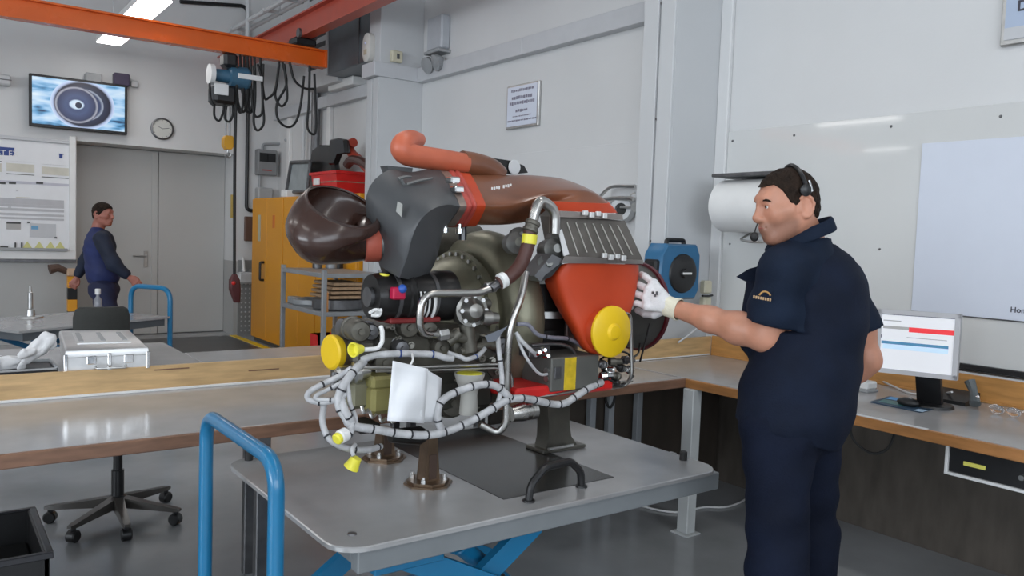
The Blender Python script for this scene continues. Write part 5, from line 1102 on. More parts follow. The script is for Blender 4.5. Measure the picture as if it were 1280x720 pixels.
# cluster right of the control unit under the yellow cap
for i in range(10):
    px, py = ((752, 455), (760, 462), (768, 452), (776, 460), (784, 450), (757, 470), (770, 470), (765, 478), (750, 478), (786, 462))[i]
    part(MB().lathe(E(px, py, .0), ((-1, -.4, .2), (.3, -1, .1), (1, -.3, 0))[i % 3], [(-.02, .014), (.0, .016), (.002, .011), (.025, .011), (.03, .007)], 10), 'line_fitting', (DSTEEL, CHROME, OLIVED, BLK)[i % 4])
for pp in ([(750, 450, .05), (765, 440, .04), (785, 442, .03), (792, 460, .02)], [(752, 466, .02), (770, 458, .0), (790, 466, .0)], [(757, 446, .04), (775, 450, 0), (796, 444, .05), (800, 430, .1)], [(745, 480, .0), (760, 474, -.02), (776, 482, -.02), (792, 470, .02)], [(800, 452, .08), (806, 430, .1), (812, 405, .12)]): pipe(pp, .004, BLK, 'thin_line', smooth=4, seg=6)
# exhaust bell at the right end, behind the hand
xr = P(836, 372, y=2.16).x; ec = V((xr, 2.33, P(815, 382, y=2.33).z))
o = part(MB().lathe(ec-V((.24, 0, 0)), (1, 0, 0), [(0, .09), (.05, .12), (.12, .145), (.2, .165), (.236, .172)], 36, True, False), 'exhaust_bell', mat('bell_grey', (.13, .125, .115), .4, .6, var=.25), ang=50)
part(MB().lathe(ec-V((.01, 0, 0)), (1, 0, 0), [(-.004, .168), (-.004, .18), (.012, .18), (.012, .15), (.005, .15)], 36), 'bell_rim', mat('dark_red_rim', (.12, .012, .02), .4), o)
part(MB().lathe(ec-V((.12, 0, 0)), (1, 0, 0), [(0, .13), (.01, .13)], 30), 'bell_inner', BLK, o)
# ---- white wiring harness
def harness(pp, r_=.0115, tie=.075, m_=HARN, tm=TIE, label=None):
    pts = catmull([E(*p) for p in pp], 7)
    o_ = part(MB().tube(pts, r_, 9), 'wiring_harness', m_, ang=60)
    if label: lab(o_, label)
    if tie:
        b_ = MB(); acc = 0; nn_ = 0
        for i in range(1, len(pts)-1):
            acc += (pts[i]-pts[i-1]).length
            if acc > tie:
                acc = 0; t_ = (pts[i+1]-pts[i-1]).normalized(); b_.lathe(pts[i]-t_*.0025, t_, [(0, r_), (0, r_+.0015), (.005, r_+.0015), (.005, r_)], 9); nn_ += 1
        if nn_: part(b_, 'cable_ties', tm, o_, kind='stuff')
    return o_
harness([(452, 450, .02), (470, 444, .0), (500, 442, -.02), (540, 443, -.02), (556, 447, -.02), (566, 448, -.02)], .010, .1, tm=TIEB)
harness([(560, 441, -.01), (575, 446, -.02), (584, 449, -.02), (598, 444, 0), (606, 436, .03)], .007, .1, tm=TIEB)
harness([(455, 452, .02), (444, 462, .0), (432, 478, -.02), (424, 494, -.02), (424, 508, -.02), (432, 522, -.03), (440, 532, -.04), (470, 537, -.05), (500, 542, -.06), (530, 544, -.06), (556, 540, -.06), (585, 528, -.06), (610, 514, -.06), (632, 501, -.06), (650, 498, -.06), (668, 500, -.05), (690, 505, -.04), (706, 504, -.04), (722, 494, -.04), (738, 484, -.03), (752, 478, -.01)], .012, .055, label='thick white harness sweeping under the engine')
harness([(556, 542, -.05), (548, 528, -.06), (548, 510, -.06), (556, 498, -.06), (575, 488, -.06), (600, 481, -.06), (618, 482, -.06), (632, 492, -.06), (640, 500, -.06)], .0115, .05, label='white harness loop before the gearbox')
harness([(440, 460, .0), (425, 470, .02), (400, 482, .02), (386, 491, .02), (386, 499, .02), (402, 503, .0), (424, 498, -.02), (436, 488, -.02)], .0085, .09)
harness([(446, 462, .0), (430, 476, -.01), (408, 488, .0), (396, 494, .0), (396, 499, .0), (416, 500, -.02)], .006, .09)
harness([(405, 505, .02), (403, 525, .0), (408, 543, -.02), (420, 555, -.04), (440, 562, -.04), (462, 562, -.03), (476, 558, .0)], .009, .09, m_=mat('grey_harness', (.42, .42, .43), .5, var=.15, scale=30))
harness([(434, 476, -.02), (436, 490, -.03), (438, 505, -.03), (444, 520, -.03), (446, 534, -.03)], .006, .08)
harness([(427, 500, -.02), (432, 515, -.04), (440, 528, -.04), (436, 542, -.05), (425, 548, -.05)], .011, .05)
harness([(444, 556, -.04), (440, 562, -.06), (442, 570, -.07)], .006, 0)
part(MB().cyl(E(433, 542, -.05), E(424, 547, -.06), .019, 12, .003), 'harness_plug', WHITEP); lab(part(MB().cyl(E(424.5, 546.5, -.06), E(420, 550, -.065), .016, 12, .003), 'dust_cap', CAPL), 'lemon dust cap on the harness plug')
lab(part(MB().lathe(E(443, 577, -.06), (.4, -.3, 1), [(-.02, .022), (-.002, .017), (.012, .015)], 12), 'dust_cap', CAPL), 'lemon dust cap hanging above the trolley')
lab(part(MB().lathe(E(452, 436, -.0), (-1, -.35, 0), [(0, .012), (.01, .014), (.03, .021), (.034, .021), (.034, .017), (.02, .012), (.019, .001)], 18), 'dust_cap', CAPL), 'lemon dust cap on the left pipe')
pipe([(455, 437, -.0), (472, 436, .0), (478, 428, .0), (478, 414, .02), (476, 408, .03)], .0065, WHITEP, 'white_pipe', rad=.02, seg=8)
harness([(622, 418, .0), (624, 440, -.02), (627, 465, -.03), (627, 485, -.05), (622, 505, -.055), (618, 514, -.055)], .008, .08)
harness([(646, 405, .0), (660, 406, -.01), (672, 418, -.01), (690, 422, .0), (712, 424, .03), (728, 434, .05)], .007, .12, m_=mat('lilac_grey_wire', (.2, .2, .24), .5))
harness([(645, 416, .0), (652, 426, -.02), (662, 436, -.02), (670, 444, .0)], .007, 0)
harness([(646, 420, .0), (654, 440, -.02), (664, 456, -.03), (676, 468, -.02), (690, 466, .0)], .005, 0)
part(MB().rings([[E(606+dx, 420+dy_, -.02+dd) for dx, dy_ in ((0, 0), (24, -10), (30, -14), (14, 6), (4, 8))] for dd in (0, .006)]), 'harness_bracket', mat('bracket_blue_grey', (.22, .24, .28), .4, .5))
part(MB().lathe(E(652, 515, -.02), (1, -.1, .08), [(-.04, .024), (0, .03), (.01, .03), (.012, .026), (.03, .026), (.032, .03), (.05, .03), (.055, .018)], 18), 'lower_connector', PIPE)
b = MB()
for k in range(3): b.tube([E(462+k*6, 391+(k % 2)*3, .06), E(470+k*3, 387, .04), E(474, 392+k, .05), E(464, 394, .06)], .005, 6, 4)
part(b, 'white_lockwire', WHITEP)
for px, py in ((452, 508), (462, 514), (474, 519), (488, 520)): part(MB().tube([E(px, py, .05), E(px+3, py+8, .04), E(px+8, py+4, .05)], .005, 6, 4), 'hook_clip', PIPE)
part(MB().lathe(E(488, 545, .1), (1, 0, -.1), [(0, .02), (.1, .03), (.12, .02)], 14), 'drain_boss', BLK)
part(MB().box(E(450, 532, .05), E(476, 540, .05)+V((0, .1, 0)), .004), 'lower_bracket', BLK)
# ---- white paper sleeve hanging on the front
t = thing('document_sheet', 'creased white paper sheet tied to the front of the engine', 'paper', E(515, 530, -.08))
def bil(u, v):
    a, b_, c, d_ = (491, 451), (535, 461), (530, 529), (484, 526); x_ = (a[0]*(1-u)+b_[0]*u)*(1-v)+(d_[0]*(1-u)+c[0]*u)*v; y_ = (a[1]*(1-u)+b_[1]*u)*(1-v)+(d_[1]*(1-u)+c[1]*u)*v
    return E(x_, y_, -.085+.012*math.sin(u*5+v*3)*(.3+v)+.006*math.sin(v*9))
o = MB().sheet([[bil(u/9, v/9) for u in range(10)] for v in range(10)]).build('front_sheet', PAPER, t, ang=25, solid=.0015)
def bil2(u, v):
    a, b_, c, d_ = (530, 460), (552, 473), (549, 527), (524, 528); x_ = (a[0]*(1-u)+b_[0]*u)*(1-v)+(d_[0]*(1-u)+c[0]*u)*v; y_ = (a[1]*(1-u)+b_[1]*u)*(1-v)+(d_[1]*(1-u)+c[1]*u)*v
    return E(x_, y_, -.07+.03*u+.01*math.sin(v*7))
MB().sheet([[bil2(u/4, v/7) for u in range(5)] for v in range(8)]).build('folded_sheet', PAPER, t, ang=25, solid=.0015)
MB().tube([E(515, 442, -.03), E(516, 450, -.07), E(512, 458, -.08)], .003, 6, 4).build('tie_string', WHITEP, t)
# ---- mounting stands
BRZ = mat('bronze_steel', (.20, .14, .095), .32, .85, var=.25, scale=12)
def stand(cx, cy, top, w, name_label, base=True):
    t = thing('mounting_stand', name_label, 'stand', (cx, cy, HT), 'bronze stands under the engine')
    pl_ = [V((cx+a*.075, cy+b_*.075, 0)) for a, b_ in ((-1, -.35), (-.35, -1), (.35, -1), (1, -.35), (1, .35), (.35, 1), (-.35, 1), (-1, .35))]
    MB().rings([[p+V((0, 0, HT)) for p in pl_], [p+V((0, 0, HT+.006)) for p in pl_]]).build('base_plate', BRZ, t)
    MB().rings([[V((cx+(p.x-cx)*.86, cy+(p.y-cy)*.86, z)) for p in pl_] for z in (HT+.006, HT+.014)]).build('upper_plate', BRZ, t)
    MB().rings([[V((cx+sx*w*k, cy+sy*.026, z)) for sx, sy in ((-1, -1), (1, -1), (1, 1), (-1, 1))] for z, k in ((HT+.014, 1), (HT+.1, .7), (top, .55))]).build('post', BRZ, t)
    MB().box((cx-w*.5, cy-.0285, HT+.02), (cx+w*.5, cy-.026, HT+.1), .004).build('post_recess', mat('recess_brown', (.06, .035, .025), .5), t)
    for sx, sy in ((-1, -1), (1, -1), (1, 1), (-1, 1)): MB().lathe((cx+sx*.038, cy+sy*.036, HT+.014), (0, 0, 1), [(0, .009), (.012, .009), (.013, .006), (.02, .006)], 8).build('bolt', STEEL, t)
    return t
ft = P(535, 604, z=HT); stand(ft.x, ft.y, E(537, 545, .12).z, .028, 'bronze engine stand on an octagonal plate nearest the camera')
ft = P(480, 573, z=HT); stand(ft.x, ft.y, E(482, 540, .4).z, .03, 'bronze engine stand behind the hanging lemon dust cap')
ft = P(697, 560, z=HT)
t = thing('mounting_stand', 'dark grey flared engine stand at the right end of dark insert', 'stand', (ft.x, ft.y, HT), 'bronze stands under the engine')
GM = mat('gunmetal', (.15, .145, .125), .35, .8, var=.2)
MB().box((ft.x-.11, ft.y-.05, HT+.0015), (ft.x+.1, ft.y+.06, HT+.014), .004).build('base_plate', GM, t)
zt_ = P(690, 505, y=ft.y).z
MB().rings([[V((ft.x+sx*w-.02+ox, ft.y+sy*.035, z)) for sx, sy in ((-1, -1), (1, -1), (1, 1), (-1, 1))] for z, w, ox in ((HT+.014, .075, .01), (HT+.05, .056, .0), (HT+.1, .05, -.005), (zt_, .055, -.01))]).build('post', GM, t)
MB().cyl((ft.x-.09, ft.y-.055, HT+.02), (ft.x+.03, ft.y-.055, HT+.02), .006, 8).build('weld_bar', STEEL, t)
# ================================================================== people (distance fields turned into single closed meshes)
class Field:
    """A smooth union of tapered capsules and ellipsoids; each item: (function, blend, sign)."""
    def __init__(s): s.it = []
    def cap(s, a, b, ra, rb=None, k=.02, sub=False):
        a = np.array(a, np.float32); b = np.array(b, np.float32); rb = ra if rb is None else rb; d = b-a; L = max(float(d @ d), 1e-9)
        def fn(X):
            v = X-a; t = np.clip((v @ d)/L, 0, 1); return np.linalg.norm(v-t[:, None]*d, axis=1)-(ra+(rb-ra)*t)
        s.it.append((fn, k, sub)); return s
    def chain(s, pts, rs, k=.02):
        for i in range(len(pts)-1): s.cap(pts[i], pts[i+1], rs[i], rs[i+1], k)
        return s
    def ell(s, c, B, r, k=.02, sub=False):
        """Ellipsoid: centre, 3x3 basis rows (axes), radii."""
        c = np.array(c, np.float32); B = np.array(B, np.float32); r = np.array(r, np.float32)
        def fn(X):
            q = (X-c) @ B.T; k0 = np.linalg.norm(q/r, axis=1); k1 = np.linalg.norm(q/(r*r), axis=1); return k0*(k0-1)/np.maximum(k1, 1e-6)
        s.it.append((fn, k, sub)); return s
    def __call__(s, X):
        d = None
        for fn, k, sub in s.it:
            e = fn(X)
            if d is None: d = e; continue
            if sub:
                h = np.clip(.5-.5*(d+e)/k, 0, 1); d = d*(1-h)-e*h+k*h*(1-h)
            else:
                h = np.clip(.5+.5*(d-e)/k, 0, 1); d = d*h*0+e*h+d*(1-h)-k*h*(1-h)
        return d
def nets(fn, lo, hi, h):
    """Surface nets: vertices and quads of fn = 0 inside the box."""
    lo = np.array(lo, np.float32); n = np.maximum(((np.array(hi)-lo)/h).astype(int)+2, 3)
    ax = [lo[i]+h*np.arange(n[i], dtype=np.float32) for i in range(3)]
    D = np.empty(n, np.float32)
    for i in range(n[0]):
        Y, Z = np.meshgrid(ax[1], ax[2], indexing='ij'); X = np.stack([np.full(Y.size, ax[0][i], np.float32), Y.ravel(), Z.ravel()], 1); D[i] = fn(X).reshape(n[1], n[2])
    S = D < 0; c = tuple(k-1 for k in n)
    cnt = np.zeros(c, np.float32); acc = np.zeros((*c, 3), np.float32)
    cor = [(a, b, d) for a in (0, 1) for b in (0, 1) for d in (0, 1)]
    def sl(o): return tuple(slice(o[i], o[i]+c[i]) for i in range(3))
    for i in range(8):
        for axn in range(3):
            if cor[i][axn]: continue
            o2 = list(cor[i]); o2[axn] = 1; A, B = D[sl(cor[i])], D[sl(o2)]; cr = (A < 0) != (B < 0)
            t = np.where(cr, A/np.where(cr, A-B, 1), 0); cnt += cr
            for d in range(3): acc[..., d] += np.where(cr, cor[i][d]+(t if d == axn else 0), 0)
    act = cnt > 0; idx = -np.ones(c, int); idx[act] = np.arange(act.sum())
    Vv = (acc[act]/cnt[act][:, None]+np.argwhere(act))*h+lo
    Fq = []
    for axn in range(3):
        o1, o2 = (axn+1) % 3, (axn+2) % 3
        a = [slice(None)]*3; b = [slice(None)]*3; a[axn] = slice(0, -1); b[axn] = slice(1, None)
        cr = S[tuple(a)] != S[tuple(b)]; ii = np.argwhere(cr); fl = S[tuple(a)][cr]
        ok = (ii[:, o1] > 0) & (ii[:, o2] > 0) & (ii[:, o1] < c[o1]) & (ii[:, o2] < c[o2]); ii = ii[ok]; fl = fl[ok]
        def g(d1, d2): q = ii.copy(); q[:, o1] += d1; q[:, o2] += d2; return idx[q[:, 0], q[:, 1], q[:, 2]]
        q = np.stack([g(-1, -1), g(0, -1), g(0, 0), g(-1, 0)], 1); q[~fl] = q[~fl][:, ::-1]; Fq.append(q)
    return Vv, np.concatenate(Fq)
def field_mesh(b, fn, lo, hi, h, cut=None):
    Vv, Fq = nets(fn, lo, hi, h)
    if cut is not None:
        keep = cut(Vv); Fq = Fq[keep[Fq].all(1)]
        used = np.unique(Fq); mp_ = -np.ones(len(Vv), int); mp_[used] = np.arange(len(used)); Vv = Vv[used]; Fq = mp_[Fq]
    o = len(b.v); b.v += [tuple(map(float, p)) for p in Vv]; b.f += [tuple(int(i)+o for i in q) for q in Fq]; b.mi += [b.cur]*len(Fq)
    return b
def A3(v): return np.array([v[0], v[1], v[2]], np.float32)
rr_, uu_, ff_ = A3(_r0), np.array([0, 0, 1], np.float32), A3(Vector((math.sin(YAW), math.cos(YAW), 0)))
def MP(px, py, w): return A3(P(px, py, d=w))
def unit(v): return v/np.linalg.norm(v)
SKIN = mat('skin', (.50, .235, .15), .45, var=.10, scale=18, bump=.06, bscale=150, var2=(.56, .255, .165))
SKINR = mat('skin_far', (.38, .14, .10), .5, var=.1, scale=18)
HAIR = mat('dark_brown_hair', (.020, .012, .008), .7, var=.5, scale=40, bump=.5, bscale=160, spec=.15)
NAVYC = mat('navy_cloth', (.008, .012, .025), .75, var=.2, scale=9, bump=.25, bscale=220, spec=.12)
NAVYS = mat('navy_shirt_cloth', (.0095, .016, .032), .75, var=.2, scale=9, bump=.2, bscale=240, spec=.12)
TROU = mat('navy_trouser_cloth', (.0065, .0095, .021), .8, var=.25, scale=7, bump=.25, bscale=180, spec=.12)
GLOVE = mat('white_glove_knit', (.72, .72, .73), .8, var=.06, scale=40, bump=.35, bscale=260)
CUFF = mat('cream_glove_cuff', (.74, .72, .58), .8, var=.06, bump=.3, bscale=200)
def folds(fn, amp, B, s1=34, s2=21):
    def g(X):
        q = X @ B.T; return fn(X)+amp*(np.sin(q[:, 2]*s1+2.2*np.sin(q[:, 1]*s2+1))*np.cos(q[:, 0]*s2*.8+q[:, 2]*9)+.5*np.sin(q[:, 2]*s1*2.1+q[:, 0]*30))
    return g
def head_frame(c, fwd, pitch, roll=0):
    fwd = unit(fwd-uu_*(fwd @ uu_)); F_ = fwd*math.cos(pitch)-uu_*math.sin(pitch); U_ = fwd*math.sin(pitch)+uu_*math.cos(pitch); L_ = np.cross(U_, F_); return np.stack([F_, L_, U_])
def head_field(c, B, s, neck):
    def w(x, y, z):
        if z < -.03: z = -.03+(z+.03)*.87
        return c+(B[0]*x+B[1]*y+B[2]*z)*s
    f = Field()
    f.ell(w(-.004, 0, .012), B, np.array([.098, .077, .088])*s)
    f.ell(w(.035, 0, -.058), B, np.array([.062, .057, .075])*s, .04)
    for y in (-1, 1):
        f.cap(w(-.008, y*.054, -.072), w(.062, y*.022, -.122), .02*s, .018*s, .035)
        f.cap(w(.064, y*.045, -.034), w(.03, y*.06, -.03), .019*s, .016*s, .03)
    f.cap(w(.078, -.010, -.124), w(.078, .010, -.124), .019*s, k=.022*s)
    f.cap(w(.0865, -.026, .02), w(.0865, .026, .02), .0125*s, k=.022*s)
    f.cap(w(.096, 0, .006), w(.116, 0, -.038), .0085*s, .0115*s, .016*s)
    f.cap(w(.116, 0, -.038), w(.114, 0, -.047), .0125*s, .011*s, .008*s)
    for y in (-1, 1):
        f.ell(w(.103, y*.013, -.047), B, np.array([.012, .0085, .0085])*s, .006*s)
        f.ell(w(.104, y*.034, -.004), B, np.array([.018, .021, .0145])*s, .010*s, sub=True)
        f.ell(w(.0815, y*.031, -.005), B, np.array([.012, .013, .011])*s, .003*s)
        f.cap(w(.092, y*.020, .005), w(.087, y*.042, .002), .0042*s, k=.006*s)
        f.cap(w(.090, y*.022, -.014), w(.084, y*.042, -.012), .0036*s, k=.006*s)
    f.ell(w(.090, 0, -.083), B, np.array([.018, .027, .026])*s, .018*s)
    f.cap(w(.1035, -.010, -.0765), w(.1035, .010, -.0765), .0058*s, k=.007*s)
    f.cap(w(.0995, -.021, -.081), w(.0995, .021, -.081), .0028*s, k=.004*s, sub=True)
    f.cap(w(.100, -.012, -.0885), w(.100, .012, -.0885), .0068*s, k=.008*s)
    for y in (-1, 1):                                       # ears
        f.ell(w(-.018, y*.079, -.026), B, np.array([.023, .010, .037])*s, .006*s)
        f.ell(w(-.014, y*.090, -.022), B, np.array([.013, .008, .023])*s, .005*s, sub=True)
        ring = [w(-.018-.023*math.sin(a)*(1.05 if math.cos(a) > 0 else .8), y*(.086+.004*math.sin(a)), -.026+.037*math.cos(a)) for a in np.linspace(-.7, 3.6, 9)]
        f.chain(ring, [.0048*s]*9, .004*s)
        f.ell(w(-.010, y*.081, -.058), B, np.array([.009, .007, .010])*s, .005*s)
        f.cap(w(.004, y*.076, -.03), w(.004, y*.076, -.036), .007*s, k=.006*s)
    f.chain([w(-.022, 0, -.07), neck], [.06*s, .064*s], .035)
    return f, w
def hair_field(c, B, s, line, thick=.006):
    xs, zs = line
    f = Field(); f.ell(c+(B[0]*-.004+B[2]*.014)*s, B, (np.array([.098, .077, .088])+thick)*s); f.ell(c+(B[0]*-.045+B[2]*-.045)*s, B, np.array([.055, .058, .05])*s, .03)
    def fn(X):
        q = ((X-c) @ B.T)/s; hl = np.interp(q[:, 0], xs, zs); n = .0022*np.sin(q[:, 0]*230+q[:, 1]*90)*np.sin(q[:, 2]*170+q[:, 1]*140)
        return np.maximum(f(X)+n*s, (hl-q[:, 2])*s*.75)
    return fn
# ------------------------------------------------------------------ the man at the engine
WB = 2.62
fac = unit(-rr_*.66+ff_*.75); left = unit(np.cross(uu_, fac)); BB = np.stack([fac, left, uu_])
hc_ = MP(984, 250.5, 2.56); HB_ = head_frame(hc_, -rr_*.97-ff_*.16, math.radians(13)); HS = .955
neckb = MP(1008, 306, 2.63)
root = thing('person', 'man in navy vest and white glove with headset reaching to the engine', 'person', (float(MP(985, 500, WB)[0]), float(MP(985, 500, WB)[1]), 0))
hf, hw_ = head_field(hc_, HB_, HS, neckb)
shL, elL, wrL = MP(979, 336, 2.52), MP(958, 421, 2.56), MP(842, 385, 2.79)
shR, elR, wrR = MP(1056, 352, 2.76), MP(1083, 450, 2.78), MP(1035, 486, 2.88)
arm = Field(); arm.chain([shL, shL*.4+elL*.6, elL], [.062, .056, .047], .03); arm.chain([elL, elL*.72+wrL*.28, elL*.4+wrL*.6, wrL], [.046, .050, .040, .029], .03)
armR = Field(); armR.chain([shR, shR*.4+elR*.6, elR], [.06, .054, .046], .03); armR.chain([elR, elR*.7+wrR*.3, wrR], [.045, .047, .03], .03)
hipc = MP(990, 530, WB); 
hipL, hipR = hipc+left*.088, hipc-left*.092
def ground(p, z): q = p.copy(); q[2] = z; return q
kneeL = MP(972, 700, 2.50); kneeR = MP(1012, 690, 2.78)
kneeL[2] = .50; kneeR[2] = .50
ankL, ankR = ground(kneeL-fac*.03, .09), ground(kneeR-fac*.06, .09)
chestc = MP(1019, 402, 2.64); bellyc = MP(1001, 478, 2.63)
tor = Field(); tor.ell(chestc, BB, [.115, .175, .2]); tor.ell(bellyc, BB, [.115, .155, .17], .08); tor.ell(hipc, BB, [.11, .165, .13], .08)
tor.cap(shL, shR, .05, .05, .06)
legs = Field(); legs.chain([hipL, kneeL, ankL], [.095, .06, .042], .03); legs.chain([hipR, kneeR, ankR], [.095, .06, .042], .03)
def both(*fs): return lambda X: np.min(np.stack([f_(X) for f_ in fs]), 0)
# left hand, gloved: palm, four fingers bent round the funnel edge, thumb below
kn = [MP(*p) for p in ((817, 354, 2.855), (811, 362, 2.85), (808, 372, 2.84), (809, 383, 2.825))]
pip = [MP(*p) for p in ((806, 345, 2.89), (799, 356, 2.89), (795, 367, 2.88), (796, 379, 2.86))]
dip = [MP(*p) for p in ((802, 343, 2.915), (793.5, 356, 2.912), (789, 368, 2.902), (790, 380, 2.882))]
tip = [MP(*p) for p in ((800.5, 346, 2.935), (792, 360, 2.93), (787.5, 372, 2.92), (789, 384, 2.90))]
def hand_field(wr, kn, pip, dip, tip, th, g=0.0, fr=(.0105, .0108, .0104, .0095)):
    f = Field(); f.cap(wr, wr*.5+(kn[1]+kn[2])*.25, .027+g, .022+g)
    for i in range(4): f.cap(wr*.75+kn[i]*.25, kn[i], .017+g, .0145+g, .014)
    for i in range(3): f.cap(kn[i], kn[i+1], .0125+g, .0125+g, .01)
    for i in range(4):
        for a, c, r0, r1 in ((kn[i], pip[i], 1.12, 1.02), (pip[i], dip[i], 1.02, .93), (dip[i], tip[i], .93, .84)): f.cap(a, c, fr[i]*r0+g, fr[i]*r1+g, .0035)
    f.chain(th, [.018+g, .0145+g, .0125+g, .0105+g], .006)
    return f
th = [wrL*.72+kn[1]*.28+A3((0, 0, -.018)), MP(818, 393, 2.855), MP(806, 392, 2.895), MP(797, 388, 2.92)]
hand = hand_field(wrL, kn, pip, dip, tip, th, -.0035); glove = hand_field(wrL, kn, pip, dip, tip, th, .001)
b = MB()
lo = np.minimum(hc_-.17, neckb-.12); field_mesh(b, hf, hc_-np.array([.17, .17, .26]), hc_+np.array([.17, .17, .15]), .0031, None)
mn, mx = np.minimum(np.minimum(shL, elL), wrL)-.09, np.maximum(np.maximum(shL, elL), wrL)+.09; field_mesh(b, arm, mn, mx, .0065)
mn, mx = np.minimum(np.minimum(shR, elR), wrR)-.09, np.maximum(np.maximum(shR, elR), wrR)+.09; field_mesh(b, armR, mn, mx, .0065)
field_mesh(b, hand, np.min(tip+kn+th, 0)-.03, np.maximum(np.max(kn+tip+th+dip, 0), wrL)+.04, .0032)
# right hand resting at the hip, fingers curled
rk = [wrR+fac*.065-uu_*(.012*i)+left*.01 for i in range(4)]; rp = [p+fac*.03+left*.018-uu_*.008 for p in rk]; rd = [p+left*.022-uu_*.01 for p in rp]; rt = [p+left*.015-fac*.012 for p in rd]
field_mesh(b, hand_field(wrR, rk, rp, rd, rt, [wrR+left*.01, wrR+fac*.03+left*.035, wrR+fac*.055+left*.045, wrR+fac*.075+left*.045]), wrR-.13, wrR+.16, .0045)
tl = both(tor, legs); mn = np.minimum(np.minimum(kneeL, kneeR), bellyc-.2)-.12; mx = np.maximum(np.maximum(kneeL, kneeR), np.maximum(shR, shL))+.14; mn[2] = .03; field_mesh(b, tl, mn, mx, .014)
body = b.build('body', SKIN, root, 180, weld=False)
at = body.data.color_attributes.new('beard', 'FLOAT_COLOR', 'POINT')
co_ = np.empty(len(body.data.vertices)*3, np.float32); body.data.vertices.foreach_get('co', co_); co_ = co_.reshape(-1, 3)+np.array(root.location, np.float32)
q_ = ((co_-hc_) @ HB_.T)/HS
bd = np.clip((-.050-q_[:, 2]+.25*np.clip(q_[:, 0]-.09, 0, 1))/.018, 0, 1)*np.clip((q_[:, 0]-.0)/.02, 0, 1)*np.clip((q_[:, 2]+.16)/.03, 0, 1)*np.clip((.12-np.abs(q_[:, 1]))/.03, 0, 1)
at.data.foreach_set('color', np.stack([bd, bd, bd, np.ones_like(bd)], 1).astype(np.float32).ravel())
nt_ = SKIN.node_tree; va = nt_.nodes.new('ShaderNodeAttribute'); va.attribute_name = 'beard'; mxn = nt_.nodes.new('ShaderNodeMix'); mxn.data_type = 'RGBA'
bsd = nt_.nodes['Principled BSDF']; src_ = bsd.inputs['Base Color'].links[0].from_socket
mf = nt_.nodes.new('ShaderNodeMath'); mf.operation = 'MULTIPLY'; mf.inputs[1].default_value = .55; nt_.links.new(va.outputs['Fac'], mf.inputs[0]); nt_.links.new(mf.outputs[0], mxn.inputs[0]); nt_.links.new(src_, mxn.inputs[6]); mxn.inputs[7].default_value = (.16, .085, .06, 1); nt_.links.new(mxn.outputs[2], bsd.inputs['Base Color'])
# face details
eyw = mat('eye_white', (.7, .68, .66), .25, var=0); iris = mat('iris_dark', (.05, .04, .035), .2, var=0)
for y in (-1, 1):
    e_ = hw_(.0828, y*.031, -.0048); MB().ball(V(e_), .0122*HS, 14).build('eye', eyw, root)
    d_ = HB_[0]; MB().lathe(V(e_+d_*.0105*HS), V(d_), [(0, .0056), (.0016, .005), (.0022, .001)], 12).build('iris', iris, root)
    MB().tube([V(hw_(.0945, y*.016, .014)), V(hw_(.096, y*.028, .0175)), V(hw_(.091, y*.042, .016)), V(hw_(.084, y*.052, .010))], [.003, .0046, .004, .002], 6, 4).build('eyebrow', HAIR, root)
MB().tube([V(hw_(.1045, -.018, -.0805)), V(hw_(.108, -.006, -.0785)), V(hw_(.108, .006, -.0785)), V(hw_(.1045, .018, -.0805))], [.002, .0058, .002], 6, 4).build('lips', mat('lip_colour', (.36, .12, .09), .45), root)
hl = ([-.12, -.085, -.05, -.035, -.012, .008, .02, .032, .045, .06, .078, .11], [-.098, -.092, -.062, -.01, .008, -.03, -.032, .005, .04, .062, .06, .055])
b = MB(); field_mesh(b, hair_field(hc_, HB_, HS, hl), hc_-.17, hc_+.17, .0036); b.build('hair', HAIR, root, 80)
# stubble-free collar, shirt with sleeves, vest, trousers
SH = Field(); SH.ell(chestc, BB, [.13, .19, .205]); SH.ell(bellyc, BB, [.13, .17, .18], .08); SH.cap(shL+uu_*-.012, shR+uu_*-.005, .052, .055, .07)
SH.cap(MP(1011, 304, 2.63), MP(1016, 350, 2.64), .07, .14, .05)
SH.cap(shL, MP(1000, 318, 2.58), .058, .072, .06)
SH.chain([shL, shL*.45+elL*.55, shL*.2+elL*.8], [.064, .07, .072], .045); SH.chain([shR, shR*.45+elR*.55, shR*.3+elR*.7], [.064, .068, .068], .045)
dL = unit(elL-shL); cutL = shL+dL*np.linalg.norm(elL-shL)*.80; dR = unit(elR-shR); cutR = shR+dR*np.linalg.norm(elR-shR)*.62
def shirt_f(X):
    d = folds(SH, .0035, BB)(X)
    for c_, dd, sh in ((cutL, dL, shL), (cutR, dR, shR)):
        near = np.linalg.norm((X-c_), axis=1) < .135
        d = np.where(near, np.maximum(d, (X-c_) @ dd), d)
    return d
mn = np.min([shL, shR, elL, elR, chestc-.2], 0)-.1; mx = np.max([shL, shR, elL, elR, chestc+.2], 0)+.1; mx[2] = neckb[2]+.02
b = MB(); field_mesh(b, shirt_f, mn, mx, .008); sh_o = b.build('shirt', NAVYS, root, 80); lab(sh_o, 'navy short sleeved polo shirt')
VS = Field(); VS.ell(chestc+uu_*.005, BB, [.155, .20, .225]); VS.ell(bellyc, BB, [.165, .208, .2], .08); VS.ell(hipc+uu_*.02+rr_*.0, BB, [.158, .20, .16], .08); VS.cap(shL*.70+shR*.30+uu_*-.012, shR*.76+shL*.24+uu_*-.012, .06, .06, .06)
VS.cap(MP(950, 356, 2.68), MP(943, 425, 2.68), .045, .05, .05)
VS.cap(MP(1011, 304, 2.63), MP(1016, 350, 2.64), .075, .145, .05)
hem0, hem1 = MP(932, 524, WB)[2], MP(1054, 562, WB)[2]
